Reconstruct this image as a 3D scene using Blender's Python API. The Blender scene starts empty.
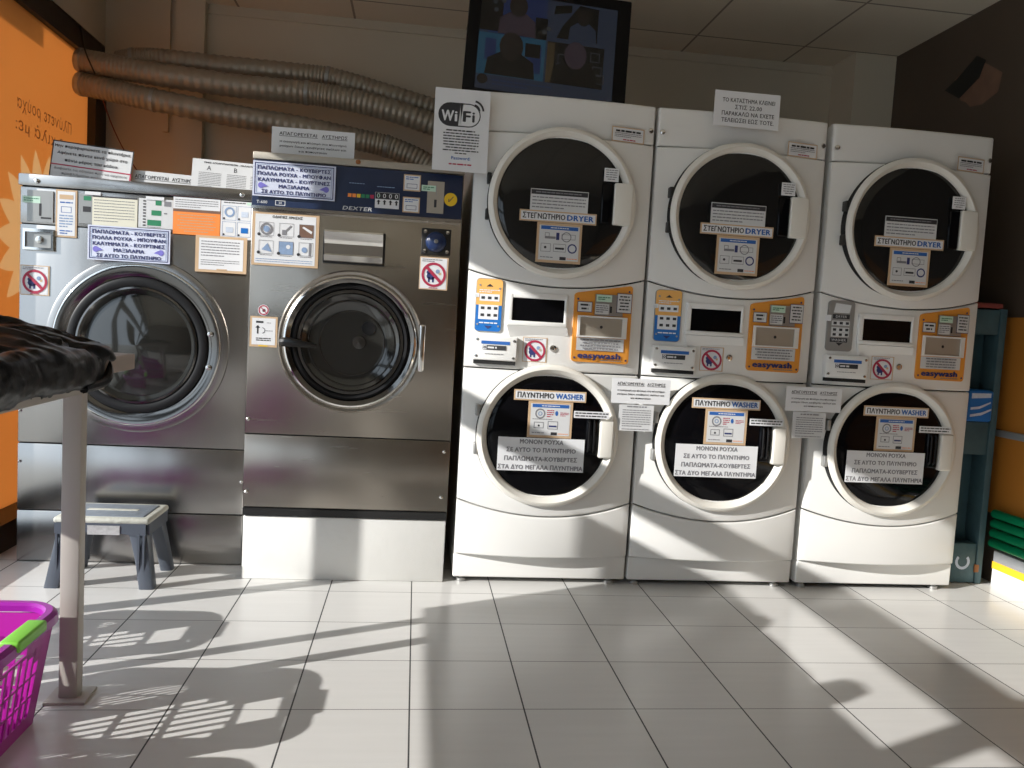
import bpy, bmesh, math, random
from mathutils import Vector, Matrix, noise
random.seed(7)
S = bpy.context.scene
COL = S.collection
PI = math.pi

# ------------------------------------------------------------------ camera
cam_d = bpy.data.cameras.new('camera')
cam = bpy.data.objects.new('camera', cam_d)
COL.objects.link(cam)
S.camera = cam
YAW, PITCH, ROLL, FPX = .1221, .0737, -.0566, 805.2
def cam_axes():
    f = Vector((math.sin(YAW), math.cos(YAW), 0)); r = Vector((math.cos(YAW), -math.sin(YAW), 0)); u = Vector((0, 0, 1))
    f2 = f*math.cos(PITCH)-u*math.sin(PITCH); u2 = u*math.cos(PITCH)+f*math.sin(PITCH)
    return r*math.cos(ROLL)-u2*math.sin(ROLL), u2*math.cos(ROLL)+r*math.sin(ROLL), f2
_r, _u, _f = cam_axes()
cam.matrix_world = Matrix(((_r.x, _u.x, -_f.x, 0), (_r.y, _u.y, -_f.y, 0), (_r.z, _u.z, -_f.z, 1.0), (0, 0, 0, 1)))
cam_d.sensor_fit = 'HORIZONTAL'
cam_d.sensor_width = 36
cam_d.lens = FPX/1024*36
cam_d.clip_start = .02

# ------------------------------------------------------------------ light
S.view_settings.view_transform = 'Standard'
S.view_settings.look = 'None'
S.view_settings.gamma = 1
S.view_settings.exposure = 0.42
S.view_settings.use_curve_mapping = False
world = bpy.data.worlds.new('sky'); S.world = world
world.use_nodes = True
bg = world.node_tree.nodes['Background']
bg.inputs[0].default_value = (.74, .87, 1.0, 1)
bg.inputs[1].default_value = 1.4
EL = math.radians(23.2)
SUN_DIR = Vector((.919*math.cos(EL), .395*math.cos(EL), -math.sin(EL)))
sun_d = bpy.data.lights.new('sun', 'SUN')
sun_d.energy = 4.6
sun_d.angle = math.radians(.53)
sun_d.color = (1, .975, .935)
sun = bpy.data.objects.new('sun', sun_d)
COL.objects.link(sun)
sun.location = (-6, -3, 5)
sun.rotation_euler = SUN_DIR.to_track_quat('-Z', 'Y').to_euler()

# ------------------------------------------------------------------ materials
def mat(name, color, rough=.5, metal=0., spec=.5, var=.04, vscale=6., bump=0., bscale=40., emis=None, coat=0.):
    m = bpy.data.materials.new(name); m.use_nodes = True
    nt = m.node_tree; N = nt.nodes; L = nt.links
    b = N['Principled BSDF']
    b.inputs['Roughness'].default_value = rough
    b.inputs['Metallic'].default_value = metal
    b.inputs['Specular IOR Level'].default_value = spec
    b.inputs['Coat Weight'].default_value = coat
    tc = N.new('ShaderNodeTexCoord'); nz = N.new('ShaderNodeTexNoise')
    nz.inputs['Scale'].default_value = vscale; nz.inputs['Detail'].default_value = 3
    L.new(tc.outputs['Object'], nz.inputs['Vector'])
    mx = N.new('ShaderNodeMix'); mx.data_type = 'RGBA'
    c = Vector(color)
    mx.inputs[6].default_value = (*(c*(1-var)), 1)
    mx.inputs[7].default_value = (*[min(1, x) for x in c*(1+var)], 1)
    L.new(nz.outputs['Fac'], mx.inputs[0]); L.new(mx.outputs[2], b.inputs['Base Color'])
    if bump:
        n2 = N.new('ShaderNodeTexNoise'); n2.inputs['Scale'].default_value = bscale; n2.inputs['Detail'].default_value = 4
        L.new(tc.outputs['Object'], n2.inputs['Vector'])
        bp = N.new('ShaderNodeBump'); bp.inputs['Strength'].default_value = bump; bp.inputs['Distance'].default_value = .01
        L.new(n2.outputs['Fac'], bp.inputs['Height']); L.new(bp.outputs[0], b.inputs['Normal'])
    if emis:
        b.inputs['Emission Color'].default_value = (*emis[0], 1); b.inputs['Emission Strength'].default_value = emis[1]
    return m

def steel_mat(name, color, rough, stretch=(2, 2, 90), amp=.12):
    m = mat(name, color, rough, 1.0)
    nt = m.node_tree; N = nt.nodes; L = nt.links; b = N['Principled BSDF']
    tc = N.new('ShaderNodeTexCoord'); mp = N.new('ShaderNodeMapping'); mp.inputs['Scale'].default_value = stretch
    nz = N.new('ShaderNodeTexNoise'); nz.inputs['Scale'].default_value = 4; nz.inputs['Detail'].default_value = 5
    L.new(tc.outputs['Object'], mp.inputs['Vector']); L.new(mp.outputs[0], nz.inputs['Vector'])
    mr = N.new('ShaderNodeMapRange'); mr.inputs[3].default_value = rough-amp; mr.inputs[4].default_value = rough+amp
    L.new(nz.outputs['Fac'], mr.inputs[0]); L.new(mr.outputs[0], b.inputs['Roughness'])
    # slow waviness of the sheet
    n3 = N.new('ShaderNodeTexNoise'); n3.inputs['Scale'].default_value = 3.0; n3.inputs['Detail'].default_value = 1
    L.new(tc.outputs['Object'], n3.inputs['Vector'])
    bp = N.new('ShaderNodeBump'); bp.inputs['Strength'].default_value = .12; bp.inputs['Distance'].default_value = .05
    L.new(n3.outputs['Fac'], bp.inputs['Height']); L.new(bp.outputs[0], b.inputs['Normal'])
    return m

M = {}
M['enamel'] = mat('white_enamel', (.80, .795, .77), .32, spec=.5, var=.015)
M['ring'] = mat('cream_plastic', (.78, .755, .69), .38, var=.02)
M['glass_dark'] = mat('smoked_door_glass', (.012, .012, .012), .06, spec=.45, var=.1)
M['glass_black'] = mat('black_door_glass', (.003, .003, .004), .07, spec=.16, var=.1)
M['black'] = mat('black_plastic', (.012, .012, .012), .45, var=.1)
M['seam'] = mat('dark_gap', (.01, .01, .01), .8, var=.1)
M['rubber'] = mat('black_rubber', (.008, .008, .009), .45, spec=.3, var=.1)
M['steel'] = steel_mat('brushed_steel', (.38, .35, .31), .26, (.8, .8, 14), .04)
M['steelv'] = steel_mat('rolled_steel', (.38, .37, .36), .25, (9, 1, .5), .04)
M['darkchrome'] = mat('dark_polished_steel', (.16, .155, .15), .14, 1.0, var=.05)
M['glass_bowl'] = mat('domed_door_glass', (.020, .020, .018), .10, spec=.6, var=.3, vscale=5, coat=.5)
M['navybutton'] = mat('navy_button', (.012, .03, .10), .3, var=.1)
M['chrome'] = mat('chrome', (.72, .71, .69), .10, 1.0, var=.03)
M['drum'] = mat('shaded_drum', (.020, .019, .017), .16, .0, var=.4, vscale=4, coat=.4)
M['navy'] = mat('navy_panel', (.010, .022, .066), .38, var=.1)
M['paper'] = mat('white_paper', (.76, .77, .79), .75, spec=.2, var=.02)
M['papergrey'] = mat('greyish_paper', (.66, .67, .68), .75, spec=.2, var=.02)
M['paperwarm'] = mat('cream_paper', (.76, .74, .62), .75, spec=.2, var=.02)
M['paperblue'] = mat('pale_blue_paper', (.66, .70, .84), .6, spec=.2, var=.05, vscale=30)
M['tape'] = mat('brown_tape', (.60, .42, .26), .5, var=.1, vscale=20)
M['ink'] = mat('black_ink', (.03, .03, .035), .7, var=.05)
M['inkgrey'] = mat('grey_ink', (.22, .22, .24), .7, var=.05)
M['inkblue'] = mat('blue_ink', (.02, .12, .42), .6, var=.05)
M['inknavy'] = mat('navy_ink', (.03, .04, .16), .6, var=.05)
M['inkred'] = mat('red_ink', (.42, .025, .07), .6, var=.05)
M['inkorange'] = mat('orange_ink', (.90, .27, .05), .6, var=.05)
M['orange'] = mat('orange_panel', (.80, .33, .05), .42, var=.03)
M['orangelt'] = mat('light_orange_panel', (.85, .45, .12), .42, var=.03)
M['blue'] = mat('blue_panel', (.008, .15, .50), .4, var=.03)
M['green'] = mat('green_sticker', (.02, .22, .10), .5, var=.05)
M['mint'] = mat('mint_sticker', (.55, .75, .62), .5, var=.05)
M['greymetal'] = mat('grey_plate', (.36, .36, .35), .4, .6, var=.05)
M['beigeplate'] = mat('beige_plate', (.42, .38, .32), .45, .3, var=.05)
M['yellow'] = mat('yellow_sticker', (.85, .55, .02), .5, var=.05)
M['violet'] = mat('violet_ink', (.20, .18, .60), .6, var=.05)
M['plaster'] = mat('beige_plaster', (.66, .61, .50), .8, spec=.2, var=.05, vscale=3, bump=.1)
M['panelwall'] = mat('beige_wall_panel', (.66, .61, .50), .7, spec=.3, var=.05, vscale=2)
M['brown'] = mat('dark_brown_laminate', (.085, .062, .045), .5, var=.15, vscale=4)
M['frame'] = mat('black_aluminium', (.018, .017, .016), .45, var=.1)
M['plinth'] = mat('white_painted_block', (.80, .80, .77), .6, var=.04, vscale=9, bump=.08)
M['duct'] = mat('aluminium_duct', (.33, .29, .23), .42, .4, var=.2, vscale=12, bump=.15, bscale=90)
M['legpaint'] = mat('grey_beige_paint', (.47, .44, .40), .45, var=.04)
M['tabletop'] = mat('taupe_laminate', (.36, .29, .25), .35, var=.05)
M['bag'] = mat('black_plastic_bag', (.0025, .0025, .003), .30, spec=.13, var=.1, bump=.25, bscale=22)
M['stool'] = mat('slate_grey_plastic', (.085, .10, .125), .38, var=.06)
M['stooltop'] = mat('worn_slate_plastic', (.19, .22, .26), .42, var=.25, vscale=25, bump=.3, bscale=60)
M['stooledge'] = mat('worn_cream_grip', (.52, .52, .46), .6, var=.2, vscale=40, bump=.3, bscale=90)
M['purple'] = mat('purple_plastic', (.33, .015, .34), .3, var=.06)
M['magenta'] = mat('magenta_plastic', (.47, .02, .36), .3, var=.06)
M['lime'] = mat('lime_grip', (.22, .62, .06), .4, var=.05)
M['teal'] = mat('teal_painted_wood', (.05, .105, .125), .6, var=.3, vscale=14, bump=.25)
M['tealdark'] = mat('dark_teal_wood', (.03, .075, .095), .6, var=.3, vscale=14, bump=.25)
M['rust'] = mat('bare_wood_chip', (.30, .11, .03), .7, var=.2)
M['pink'] = mat('red_pack', (.28, .06, .05), .5, var=.1)
M['tube'] = mat('green_tube', (.0, .20, .08), .35, var=.05)
M['whitetrim'] = mat('white_trim', (.80, .79, .76), .4, var=.02)
M['greytrim'] = mat('grey_rail', (.42, .43, .44), .35, .4, var=.04)
M['yellowtrim'] = mat('yellow_trim', (.85, .50, .03), .45, var=.03)
M['rightorange'] = mat('orange_wall_panel', (.50, .19, .028), .45, var=.08, vscale=3)
M['street'] = mat('street_concrete', (.42, .41, .38), .9, var=.1)
M['shopwall'] = mat('taupe_interior_paint', (.30, .26, .22), .8, var=.05)
M['tvbezel'] = mat('tv_bezel', (.004, .004, .005), .4, spec=.2, var=.1)
M['tvback'] = mat('tv_screen_slate', (.01, .015, .03), .25, emis=((.022, .030, .050), .22))
M['tvblue'] = mat('tv_screen_blue', (.01, .02, .04), .25, emis=((.010, .016, .075), .22))
M['tvcyan'] = mat('tv_screen_cyan', (.01, .02, .04), .25, emis=((.012, .075, .125), .22))
M['tvdark'] = mat('tv_screen_dark', (.004, .004, .004), .25)
M['tvskin'] = mat('tv_screen_mauve', (.01, .01, .01), .25, emis=((.040, .026, .040), .22))
M['tvpale'] = mat('tv_screen_pale', (.01, .01, .01), .25, emis=((.045, .052, .062), .22))
M['tvocre'] = mat('tv_screen_ochre', (.01, .01, .01), .25, emis=((.055, .036, .014), .22))
M['tvhair'] = mat('tv_screen_brown', (.01, .01, .01), .25, emis=((.016, .010, .008), .13))
M['skin'] = mat('printed_brown', (.19, .105, .07), .6, var=.3, vscale=12)
M['cable'] = mat('red_cable', (.16, .03, .02), .5)
M['printblue'] = mat('faded_blue_print', (.24, .34, .52), .7, var=.3, vscale=60)
M['printpale'] = mat('pale_blue_print', (.55, .62, .74), .7, var=.2, vscale=60)
M['silver'] = mat('silver_glitter_sticker', (.5, .5, .5), .45, .2, var=.3, vscale=90)

def nodes(m): return m.node_tree.nodes, m.node_tree.links
def math_node(N, L, op, a, b=None):
    n = N.new('ShaderNodeMath'); n.operation = op
    for i, v in enumerate((a, b)):
        if v is None: continue
        if isinstance(v, (int, float)): n.inputs[i].default_value = v
        else: L.new(v, n.inputs[i])
    return n.outputs[0]

def grid_mat(name, base, grout, T, x0, y0, gx, gy, rough, var=.03, streak=None, tilevar=.05):
    m = bpy.data.materials.new(name); m.use_nodes = True
    N, L = nodes(m); b = N['Principled BSDF']
    tc = N.new('ShaderNodeTexCoord'); sp = N.new('ShaderNodeSeparateXYZ'); L.new(tc.outputs['Object'], sp.inputs[0])
    fac = None; ids = []
    for ax, o, g in ((0, x0, gx), (1, y0, gy)):
        v = math_node(N, L, 'DIVIDE', math_node(N, L, 'SUBTRACT', sp.outputs[ax], o), T)
        ids.append(math_node(N, L, 'FLOOR', v))
        d = math_node(N, L, 'ABSOLUTE', math_node(N, L, 'SUBTRACT', math_node(N, L, 'FRACT', math_node(N, L, 'ADD', v, .5)), .5))
        k = math_node(N, L, 'LESS_THAN', d, g/T/2)
        fac = k if fac is None else math_node(N, L, 'MAXIMUM', fac, k)
    cb = N.new('ShaderNodeCombineXYZ'); L.new(ids[0], cb.inputs[0]); L.new(ids[1], cb.inputs[1])
    wn = N.new('ShaderNodeTexWhiteNoise'); L.new(cb.outputs[0], wn.inputs['Vector'])
    mp = N.new('ShaderNodeMapping'); mp.inputs['Scale'].default_value = streak or (4, 4, 4); L.new(tc.outputs['Object'], mp.inputs['Vector'])
    nz = N.new('ShaderNodeTexNoise'); nz.inputs['Scale'].default_value = 1; nz.inputs['Detail'].default_value = 5; L.new(mp.outputs[0], nz.inputs['Vector'])
    sh = math_node(N, L, 'ADD', math_node(N, L, 'MULTIPLY', wn.outputs['Value'], tilevar), math_node(N, L, 'MULTIPLY', nz.outputs['Fac'], var*2))
    sh = math_node(N, L, 'ADD', sh, 1-var-tilevar/2)
    vm = N.new('ShaderNodeVectorMath'); vm.operation = 'SCALE'; vm.inputs[0].default_value = base; L.new(sh, vm.inputs['Scale'])
    mx = N.new('ShaderNodeMix'); mx.data_type = 'RGBA'; L.new(fac, mx.inputs[0]); L.new(vm.outputs[0], mx.inputs[6]); mx.inputs[7].default_value = (*grout, 1)
    L.new(mx.outputs[2], b.inputs['Base Color'])
    r = math_node(N, L, 'ADD', math_node(N, L, 'MULTIPLY', fac, .5), rough); L.new(r, b.inputs['Roughness'])
    return m
M['floor'] = grid_mat('glossy_floor_tiles', (.67, .66, .64), (.05, .05, .05), .298, .0292, 2.0128, .0042, .0026, .24, .045, (3, 40, 3), .04)
M['ceil'] = grid_mat('ceiling_panels', (.84, .78, .66), (.36, .32, .26), .6, .2, .04, .012, .012, .75, .03, None, .06)

def film_mat(name, color, strength=.5, star=None):
    m = bpy.data.materials.new(name); m.use_nodes = True
    N, L = nodes(m); N.remove(N['Principled BSDF'])
    out = N['Material Output']
    tc = N.new('ShaderNodeTexCoord'); nz = N.new('ShaderNodeTexNoise'); nz.inputs['Scale'].default_value = 2
    L.new(tc.outputs['Object'], nz.inputs['Vector'])
    mx = N.new('ShaderNodeMix'); mx.data_type = 'RGBA'; c = Vector(color)
    mx.inputs[6].default_value = (*(c*.95), 1); mx.inputs[7].default_value = (*[min(1, v) for v in c*1.05], 1); L.new(nz.outputs['Fac'], mx.inputs[0])
    col = mx.outputs[2]
    if star:                                  # pale printed starburst
        sp = N.new('ShaderNodeSeparateXYZ'); L.new(tc.outputs['Object'], sp.inputs[0])
        u = math_node(N, L, 'SUBTRACT', sp.outputs[1], star[0]); v = math_node(N, L, 'SUBTRACT', sp.outputs[2], star[1])
        r = math_node(N, L, 'SQRT', math_node(N, L, 'ADD', math_node(N, L, 'MULTIPLY', u, u), math_node(N, L, 'MULTIPLY', v, v)))
        a = math_node(N, L, 'MULTIPLY', math_node(N, L, 'ARCTAN2', v, u), 18/(2*PI))
        e = math_node(N, L, 'ADD', math_node(N, L, 'MULTIPLY', math_node(N, L, 'ABSOLUTE', math_node(N, L, 'SUBTRACT', math_node(N, L, 'FRACT', a), .5)), .22), .29)
        mk = math_node(N, L, 'LESS_THAN', r, e)
        m2 = N.new('ShaderNodeMix'); m2.data_type = 'RGBA'; L.new(mk, m2.inputs[0]); L.new(col, m2.inputs[6]); m2.inputs[7].default_value = (.80, .60, .38, 1); col = m2.outputs[2]
    t = N.new('ShaderNodeBsdfTranslucent'); d = N.new('ShaderNodeBsdfDiffuse')
    L.new(col, t.inputs['Color']); L.new(col, d.inputs['Color'])
    s = N.new('ShaderNodeMixShader'); s.inputs[0].default_value = strength
    L.new(d.outputs[0], s.inputs[1]); L.new(t.outputs[0], s.inputs[2]); L.new(s.outputs[0], out.inputs['Surface'])
    return m
M['film'] = film_mat('orange_window_film', (.74, .42, .18), .50, star=(3.88, 1.25))
M['filmgrey'] = film_mat('grey_lettering_film', (.42, .29, .19), .42)
M['filmcream'] = film_mat('cream_film', (.64, .46, .28), .42)

# ------------------------------------------------------------------ text geometry
_tcache = {}
LOOKALIKE = str.maketrans('ΑΒΕΖΗΙΚΜΝΟΡΤΥΧ', 'ABEZHIKMNOPTYX')   # one typeface for the capitals both alphabets share
def text_geo(s, bold=0.):
    s = s.translate(LOOKALIKE)
    k = (s, bold)
    if k in _tcache: return _tcache[k]
    c = bpy.data.curves.new('lettering', 'FONT'); c.body = s; c.size = 1; c.resolution_u = 2; c.space_character = 1.07
    o = bpy.data.objects.new('lettering', c)
    me = o.to_mesh()
    vs = [(v.co.x, v.co.y) for v in me.vertices]; fs = [tuple(p.vertices) for p in me.polygons]
    o.to_mesh_clear(); bpy.data.objects.remove(o); bpy.data.curves.remove(c)
    _tcache[k] = (vs, fs)
    return _tcache[k]
CAP = max(v[1] for v in text_geo('H')[0])

# ------------------------------------------------------------------ mesh builder
class MB:
    def __init__(s): s.v = []; s.f = []; s.m = []; s.sm = []; s.mats = []
    def mi(s, m):
        m = M[m] if isinstance(m, str) else m
        if m not in s.mats: s.mats.append(m)
        return s.mats.index(m)
    def add(s, vs, fs, m, smooth=False):
        b = len(s.v); s.v += [tuple(v) for v in vs]; i = s.mi(m)
        for f in fs: s.f.append(tuple(b+k for k in f)); s.m.append(i); s.sm.append(smooth)
        return s
    def box(s, x0, x1, y0, y1, z0, z1, m):
        v = [(x, y, z) for z in (z0, z1) for y in (y0, y1) for x in (x0, x1)]
        return s.add(v, [(0, 2, 3, 1), (4, 5, 7, 6), (0, 1, 5, 4), (2, 6, 7, 3), (0, 4, 6, 2), (1, 3, 7, 5)], m)
    def bm(s, bm, m, smooth=True):
        bm.verts.ensure_lookup_table()
        s.add([v.co for v in bm.verts], [[v.index for v in f.verts] for f in bm.faces], m, smooth); bm.free(); return s
    def rbox(s, x0, x1, y0, y1, z0, z1, r, m, seg=3, mtx=None):
        b = bmesh.new(); bmesh.ops.create_cube(b, size=1)
        for v in b.verts: v.co = Vector(((x0+x1)/2+v.co.x*(x1-x0), (y0+y1)/2+v.co.y*(y1-y0), (z0+z1)/2+v.co.z*(z1-z0)))
        bmesh.ops.bevel(b, geom=b.edges[:], offset=r, segments=seg, profile=.5, affect='EDGES')
        if mtx: bmesh.ops.transform(b, matrix=mtx, verts=b.verts)
        b.verts.index_update(); return s.bm(b, m)
    def hexa(s, p, m):
        """8 points: bottom ring of 4 then top ring of 4, ccw seen from above"""
        return s.add(p, [(3, 2, 1, 0), (4, 5, 6, 7), (0, 1, 5, 4), (1, 2, 6, 5), (2, 3, 7, 6), (3, 0, 4, 7)], m)
    def rect(s, x0, x1, z0, z1, y, m):       # faces -y
        return s.add([(x0, y, z0), (x1, y, z0), (x1, y, z1), (x0, y, z1)], [(0, 1, 2, 3)], m)
    def poly(s, pts, y, m):
        return s.add([(x, y, z) for x, z in pts], [tuple(range(len(pts)))], m)
    def prism(s, pts, y0, y1, m):            # outline in x,z ccw seen from -y
        n = len(pts)
        v = [(x, y0, z) for x, z in pts]+[(x, y1, z) for x, z in pts]
        f = [tuple(range(n)), tuple(range(2*n-1, n-1, -1))]+[(i, n+i, n+(i+1) % n, (i+1) % n) for i in range(n)]
        return s.add(v, f, m)
    def lathe(s, cx, cz, prof, m, seg=64, smooth=True, a0=0., a1=2*PI, axis='y', close=True):
        """profile of (r, y) about an axis along y through cx, cz"""
        full = abs(a1-a0-2*PI) < 1e-6; n = seg if full else seg+1
        vs = []
        for r, y in prof:
            for k in range(n):
                a = a0+(a1-a0)*k/seg
                vs.append((cx+r*math.cos(a), y, cz+r*math.sin(a)))
        fs = []
        for i in range(len(prof)-1):
            for k in range(seg):
                k2 = (k+1) % n
                fs.append((i*n+k, i*n+k2, (i+1)*n+k2, (i+1)*n+k))
        return s.add(vs, fs, m, smooth)
    def disc(s, cx, cz, r, y, m, seg=32, rz=None):
        return s.poly([(cx+r*math.cos(2*PI*k/seg), cz+(rz or r)*math.sin(2*PI*k/seg)) for k in range(seg)], y, m)
    def annulus(s, cx, cz, r0, r1, y, m, seg=40):
        return s.lathe(cx, cz, [(r0, y), (r1, y)], m, seg, False)
    def tube(s, pts, r, m, seg=10, caps=True, radii=None):
        pts = [Vector(p) for p in pts]; n = len(pts); vs = []; fs = []; prev = None
        for i, p in enumerate(pts):
            t = (pts[min(i+1, n-1)]-pts[max(i-1, 0)]).normalized()
            if prev is None:
                a = Vector((0, 0, 1)) if abs(t.z) < .9 else Vector((1, 0, 0)); u = t.cross(a).normalized()
            else: u = (prev-t*prev.dot(t)).normalized()
            prev = u; w = t.cross(u); rr = radii[i] if radii else r
            for k in range(seg):
                a = 2*PI*k/seg; vs.append(p+(u*math.cos(a)+w*math.sin(a))*rr)
        for i in range(n-1):
            for k in range(seg): fs.append((i*seg+k, i*seg+(k+1) % seg, (i+1)*seg+(k+1) % seg, (i+1)*seg+k))
        if caps: fs += [tuple(range(seg-1, -1, -1)), tuple(range((n-1)*seg, n*seg))]
        return s.add(vs, fs, m, True)
    def cyl(s, p0, p1, r, m, seg=16): return s.tube([p0, p1], r, m, seg)
    def text(s, t, cx, cz, h, y, m, maxw=None, w=None, bold=0., align='c', shear=0., mirror=False):
        """capital height h, centred on cx, cz (or starting / ending there)"""
        vs, fs = text_geo(t)
        if not vs: return s
        k = h/CAP; x0 = min(v[0] for v in vs); x1 = max(v[0] for v in vs); kx = k
        W = (x1-x0)*k
        if w: kx = w/(x1-x0)
        elif maxw and W > maxw: kx = k*maxw/W
        W = (x1-x0)*kx
        ox = cx-(W/2 if align == 'c' else 0 if align == 'l' else W)
        st = bold*1.3
        for i, (dx, dz) in enumerate(((0, 0),) if not st else ((-st, 0), (st, 0), (0, st*.6), (0, -st*.6))):
            s.add([(ox+(a-x0+dx)*kx+shear*b*k, y-.00008*i, cz-h/2+(b+dz)*k) for a, b in vs], fs, m)
        return s
    def bars(s, x0, x1, z0, z1, n, y, m, fill=.45, center=False, last=.6):
        """rows of small print too fine to read, as broken dark lines"""
        p = (z1-z0)/n
        for i in range(n):
            zc = z1-p*(i+.5); xe = x1 if i < n-1 else x0+(x1-x0)*last; xs = x0
            if center:
                q = (x1-x0)*random.uniform(0, .12); xs, xe = x0+q, x1-q
                if i == n-1: c = (x0+x1)/2; hw = (x1-x0)*last/2; xs, xe = c-hw, c+hw
            x = xs; h = p*fill
            while x < xe-1e-4:
                wl = min(random.uniform(1.5, 5.)*h, xe-x)
                s.rect(x, x+wl, zc-h/2, zc+h/2, y, m); x += wl+h*.55
        return s
    def frame(s, x0, x1, z0, z1, t, y, m):
        s.rect(x0, x1, z0, z0+t, y, m); s.rect(x0, x1, z1-t, z1, y, m); s.rect(x0, x0+t, z0+t, z1-t, y, m); s.rect(x1-t, x1, z0+t, z1-t, y, m); return s
    def build(s, name, parent=None, loc=(0, 0, 0), warp=None, rot=None, sharp=35, label=None):
        me = bpy.data.meshes.new(name)
        v = [warp(*p) for p in s.v] if warp else s.v
        me.from_pydata(v, [], s.f)
        for m in s.mats: me.materials.append(m)
        me.polygons.foreach_set('material_index', s.m); me.polygons.foreach_set('use_smooth', s.sm)
        me.update()
        if any(s.sm): me.set_sharp_from_angle(angle=math.radians(sharp))
        o = bpy.data.objects.new(name, me); COL.objects.link(o); o.location = loc
        if rot: o.rotation_euler = rot
        if parent: o.parent = parent
        if label: o['label'] = label
        return o

def tag(o, label, cat, group=None):
    o['label'] = label; o['category'] = cat
    if group: o['group'] = group
    return o
def thing(name, label, cat, loc=(0, 0, 0), group=None, rot=None):
    o = bpy.data.objects.new(name, None); o.empty_display_size = .1; COL.objects.link(o); o.location = loc
    if rot: o.rotation_euler = rot
    return tag(o, label, cat, group)
def struct(mb, name, parent=None, **k):
    o = mb.build(name, parent, **k)
    if not parent: o['kind'] = 'structure'
    return o
def copy_tree(o, parent=None):
    c = o.copy(); COL.objects.link(c)
    if parent: c.parent = parent
    for ch in list(o.children): copy_tree(ch, c)
    return c

# ------------------------------------------------------------------ room shell
XL, XR, YB, YF, ZC = -1.66, 2.535, 4.5, -2.6, 2.575
struct(MB().box(XL-.1, XR+.1, YF-.1, YB+.1, -.1, 0, 'floor'), 'floor')
struct(MB().box(XL-.1, XR+.1, YF-.1, YB+.1, ZC, ZC+.1, 'ceil'), 'ceiling')
# back wall: plaster with a shallow pilaster and an upright panel joint
w = MB().box(XL-.1, XR+.1, YB, YB+.1, 0, ZC, 'panelwall')
w.box(-1.30, -1.155, YB-.05, YB, 0, ZC, 'panelwall')
w.box(-1.36, -1.335, YB-.02, YB, 1.9, ZC, 'panelwall')
w.box(-1.155, XR, YB-.012, YB, ZC-.05, ZC-.035, 'panelwall')
struct(w, 'wall_back')
struct(MB().box(2.30, XR, 4.25, YB, 0, ZC, 'panelwall'), 'trim_1')
struct(MB().box(XL-.1, XR+.1, YF-.1, YF, 0, ZC, 'shopwall'), 'wall_front')
# right wall: brown laminate above, orange panels below
w = MB().box(XR, XR+.1, YF, YB, 0, ZC, 'brown')
struct(w, 'wall_right')
w = MB().box(XR-.008, XR-.0005, YF, 3.32, .30, .635, 'rightorange').box(XR-.008, XR-.0005, YF, 3.32, .665, 1.15, 'rightorange')
struct(w, 'trim_2')
struct(MB().box(XR-.02, XR-.0005, YF, 3.32, .636, .664, 'greytrim'), 'trim_3')
w = MB().box(XR-.03, XR-.0005, YF, 3.12, .0, .075, 'whitetrim').box(XR-.034, XR-.0005, YF, 3.12, .075, .105, 'yellowtrim').box(XR-.03, XR-.0005, YF, 3.12, .105, .15, 'greytrim')
struct(w, 'baseboard_right')
# left wall: glazed shopfront
TH = .06
def bar(mb, y0, y1, z0, z1, x0=XL-TH, x1=XL): return mb.box(x0, x1, y0, y1, z0, z1, 'frame')
HEAD = 2.20
w = MB().box(XL-.1, XL, YF, YB, 2.30, ZC, 'plaster')
struct(w, 'wall_left')
w = MB()
bar(w, YF, YB, HEAD, 2.31); bar(w, YF, 3.08, 0, .14)
w.box(-1.86, -1.80, YF, 3.80, 2.175, 2.40, 'frame')
bar(w, YF, 2.44, 1.50, 1.61); bar(w, 2.388, 2.44, .14, HEAD); bar(w, .45, .553, .14, HEAD); bar(w, YF, -2.45, .14, HEAD); bar(w, -1.0, -.92, .14, HEAD)
struct(w, 'trim_4')
w = MB(); bar(w, 3.08, 3.10, 0, HEAD); bar(w, 4.36, YB, 0, HEAD, XL-TH, XL+.012); bar(w, 3.08, YB, 0, .02)
win = struct(w, 'window_1')
film = MB().box(XL-.03, XL-.026, 3.10, 4.36, .02, HEAD, 'film')
struct(film, 'window_film', win)
# lettering printed on the outside, so it reads backwards from in here
def backwards(t, y0, y1, z, h, name, tilt=0.):
    vs, fs = text_geo(t)
    a = min(v[0] for v in vs); b = max(v[0] for v in vs); k = h/CAP
    mb = MB(); mb.add([(XL-.0245, y1-(p-a)/(b-a)*(y1-y0), z+q*k) for p, q in vs], [tuple(reversed(f)) for f in fs], 'filmgrey')
    struct(mb, name, win)
backwards('Πλύνετε ρούχα', 3.64, 4.17, 1.785, .050, 'film_lettering')
backwards('10 κιλά με:', 3.63, 4.12, 1.695, .050, 'film_lettering')
# unseen film on the table's pane; lower strip added to darken the floor
w2 = MB(); bar(w2, 1.40, 1.985, .822, 1.39, XL-.034, XL-.03); bar(w2, .553, 1.40, .822, 1.02, XL-.034, XL-.03); o = w2.build('window_shadow_film'); o['kind'] = 'structure'
struct(MB().box(XL-.04, -1.56, 3.15, YB, 0, .11, 'frame'), 'baseboard_left')
struct(MB().box(-14, XL-.1, -12, 10, -.16, -.06, 'street'), 'exterior_ground')

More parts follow.
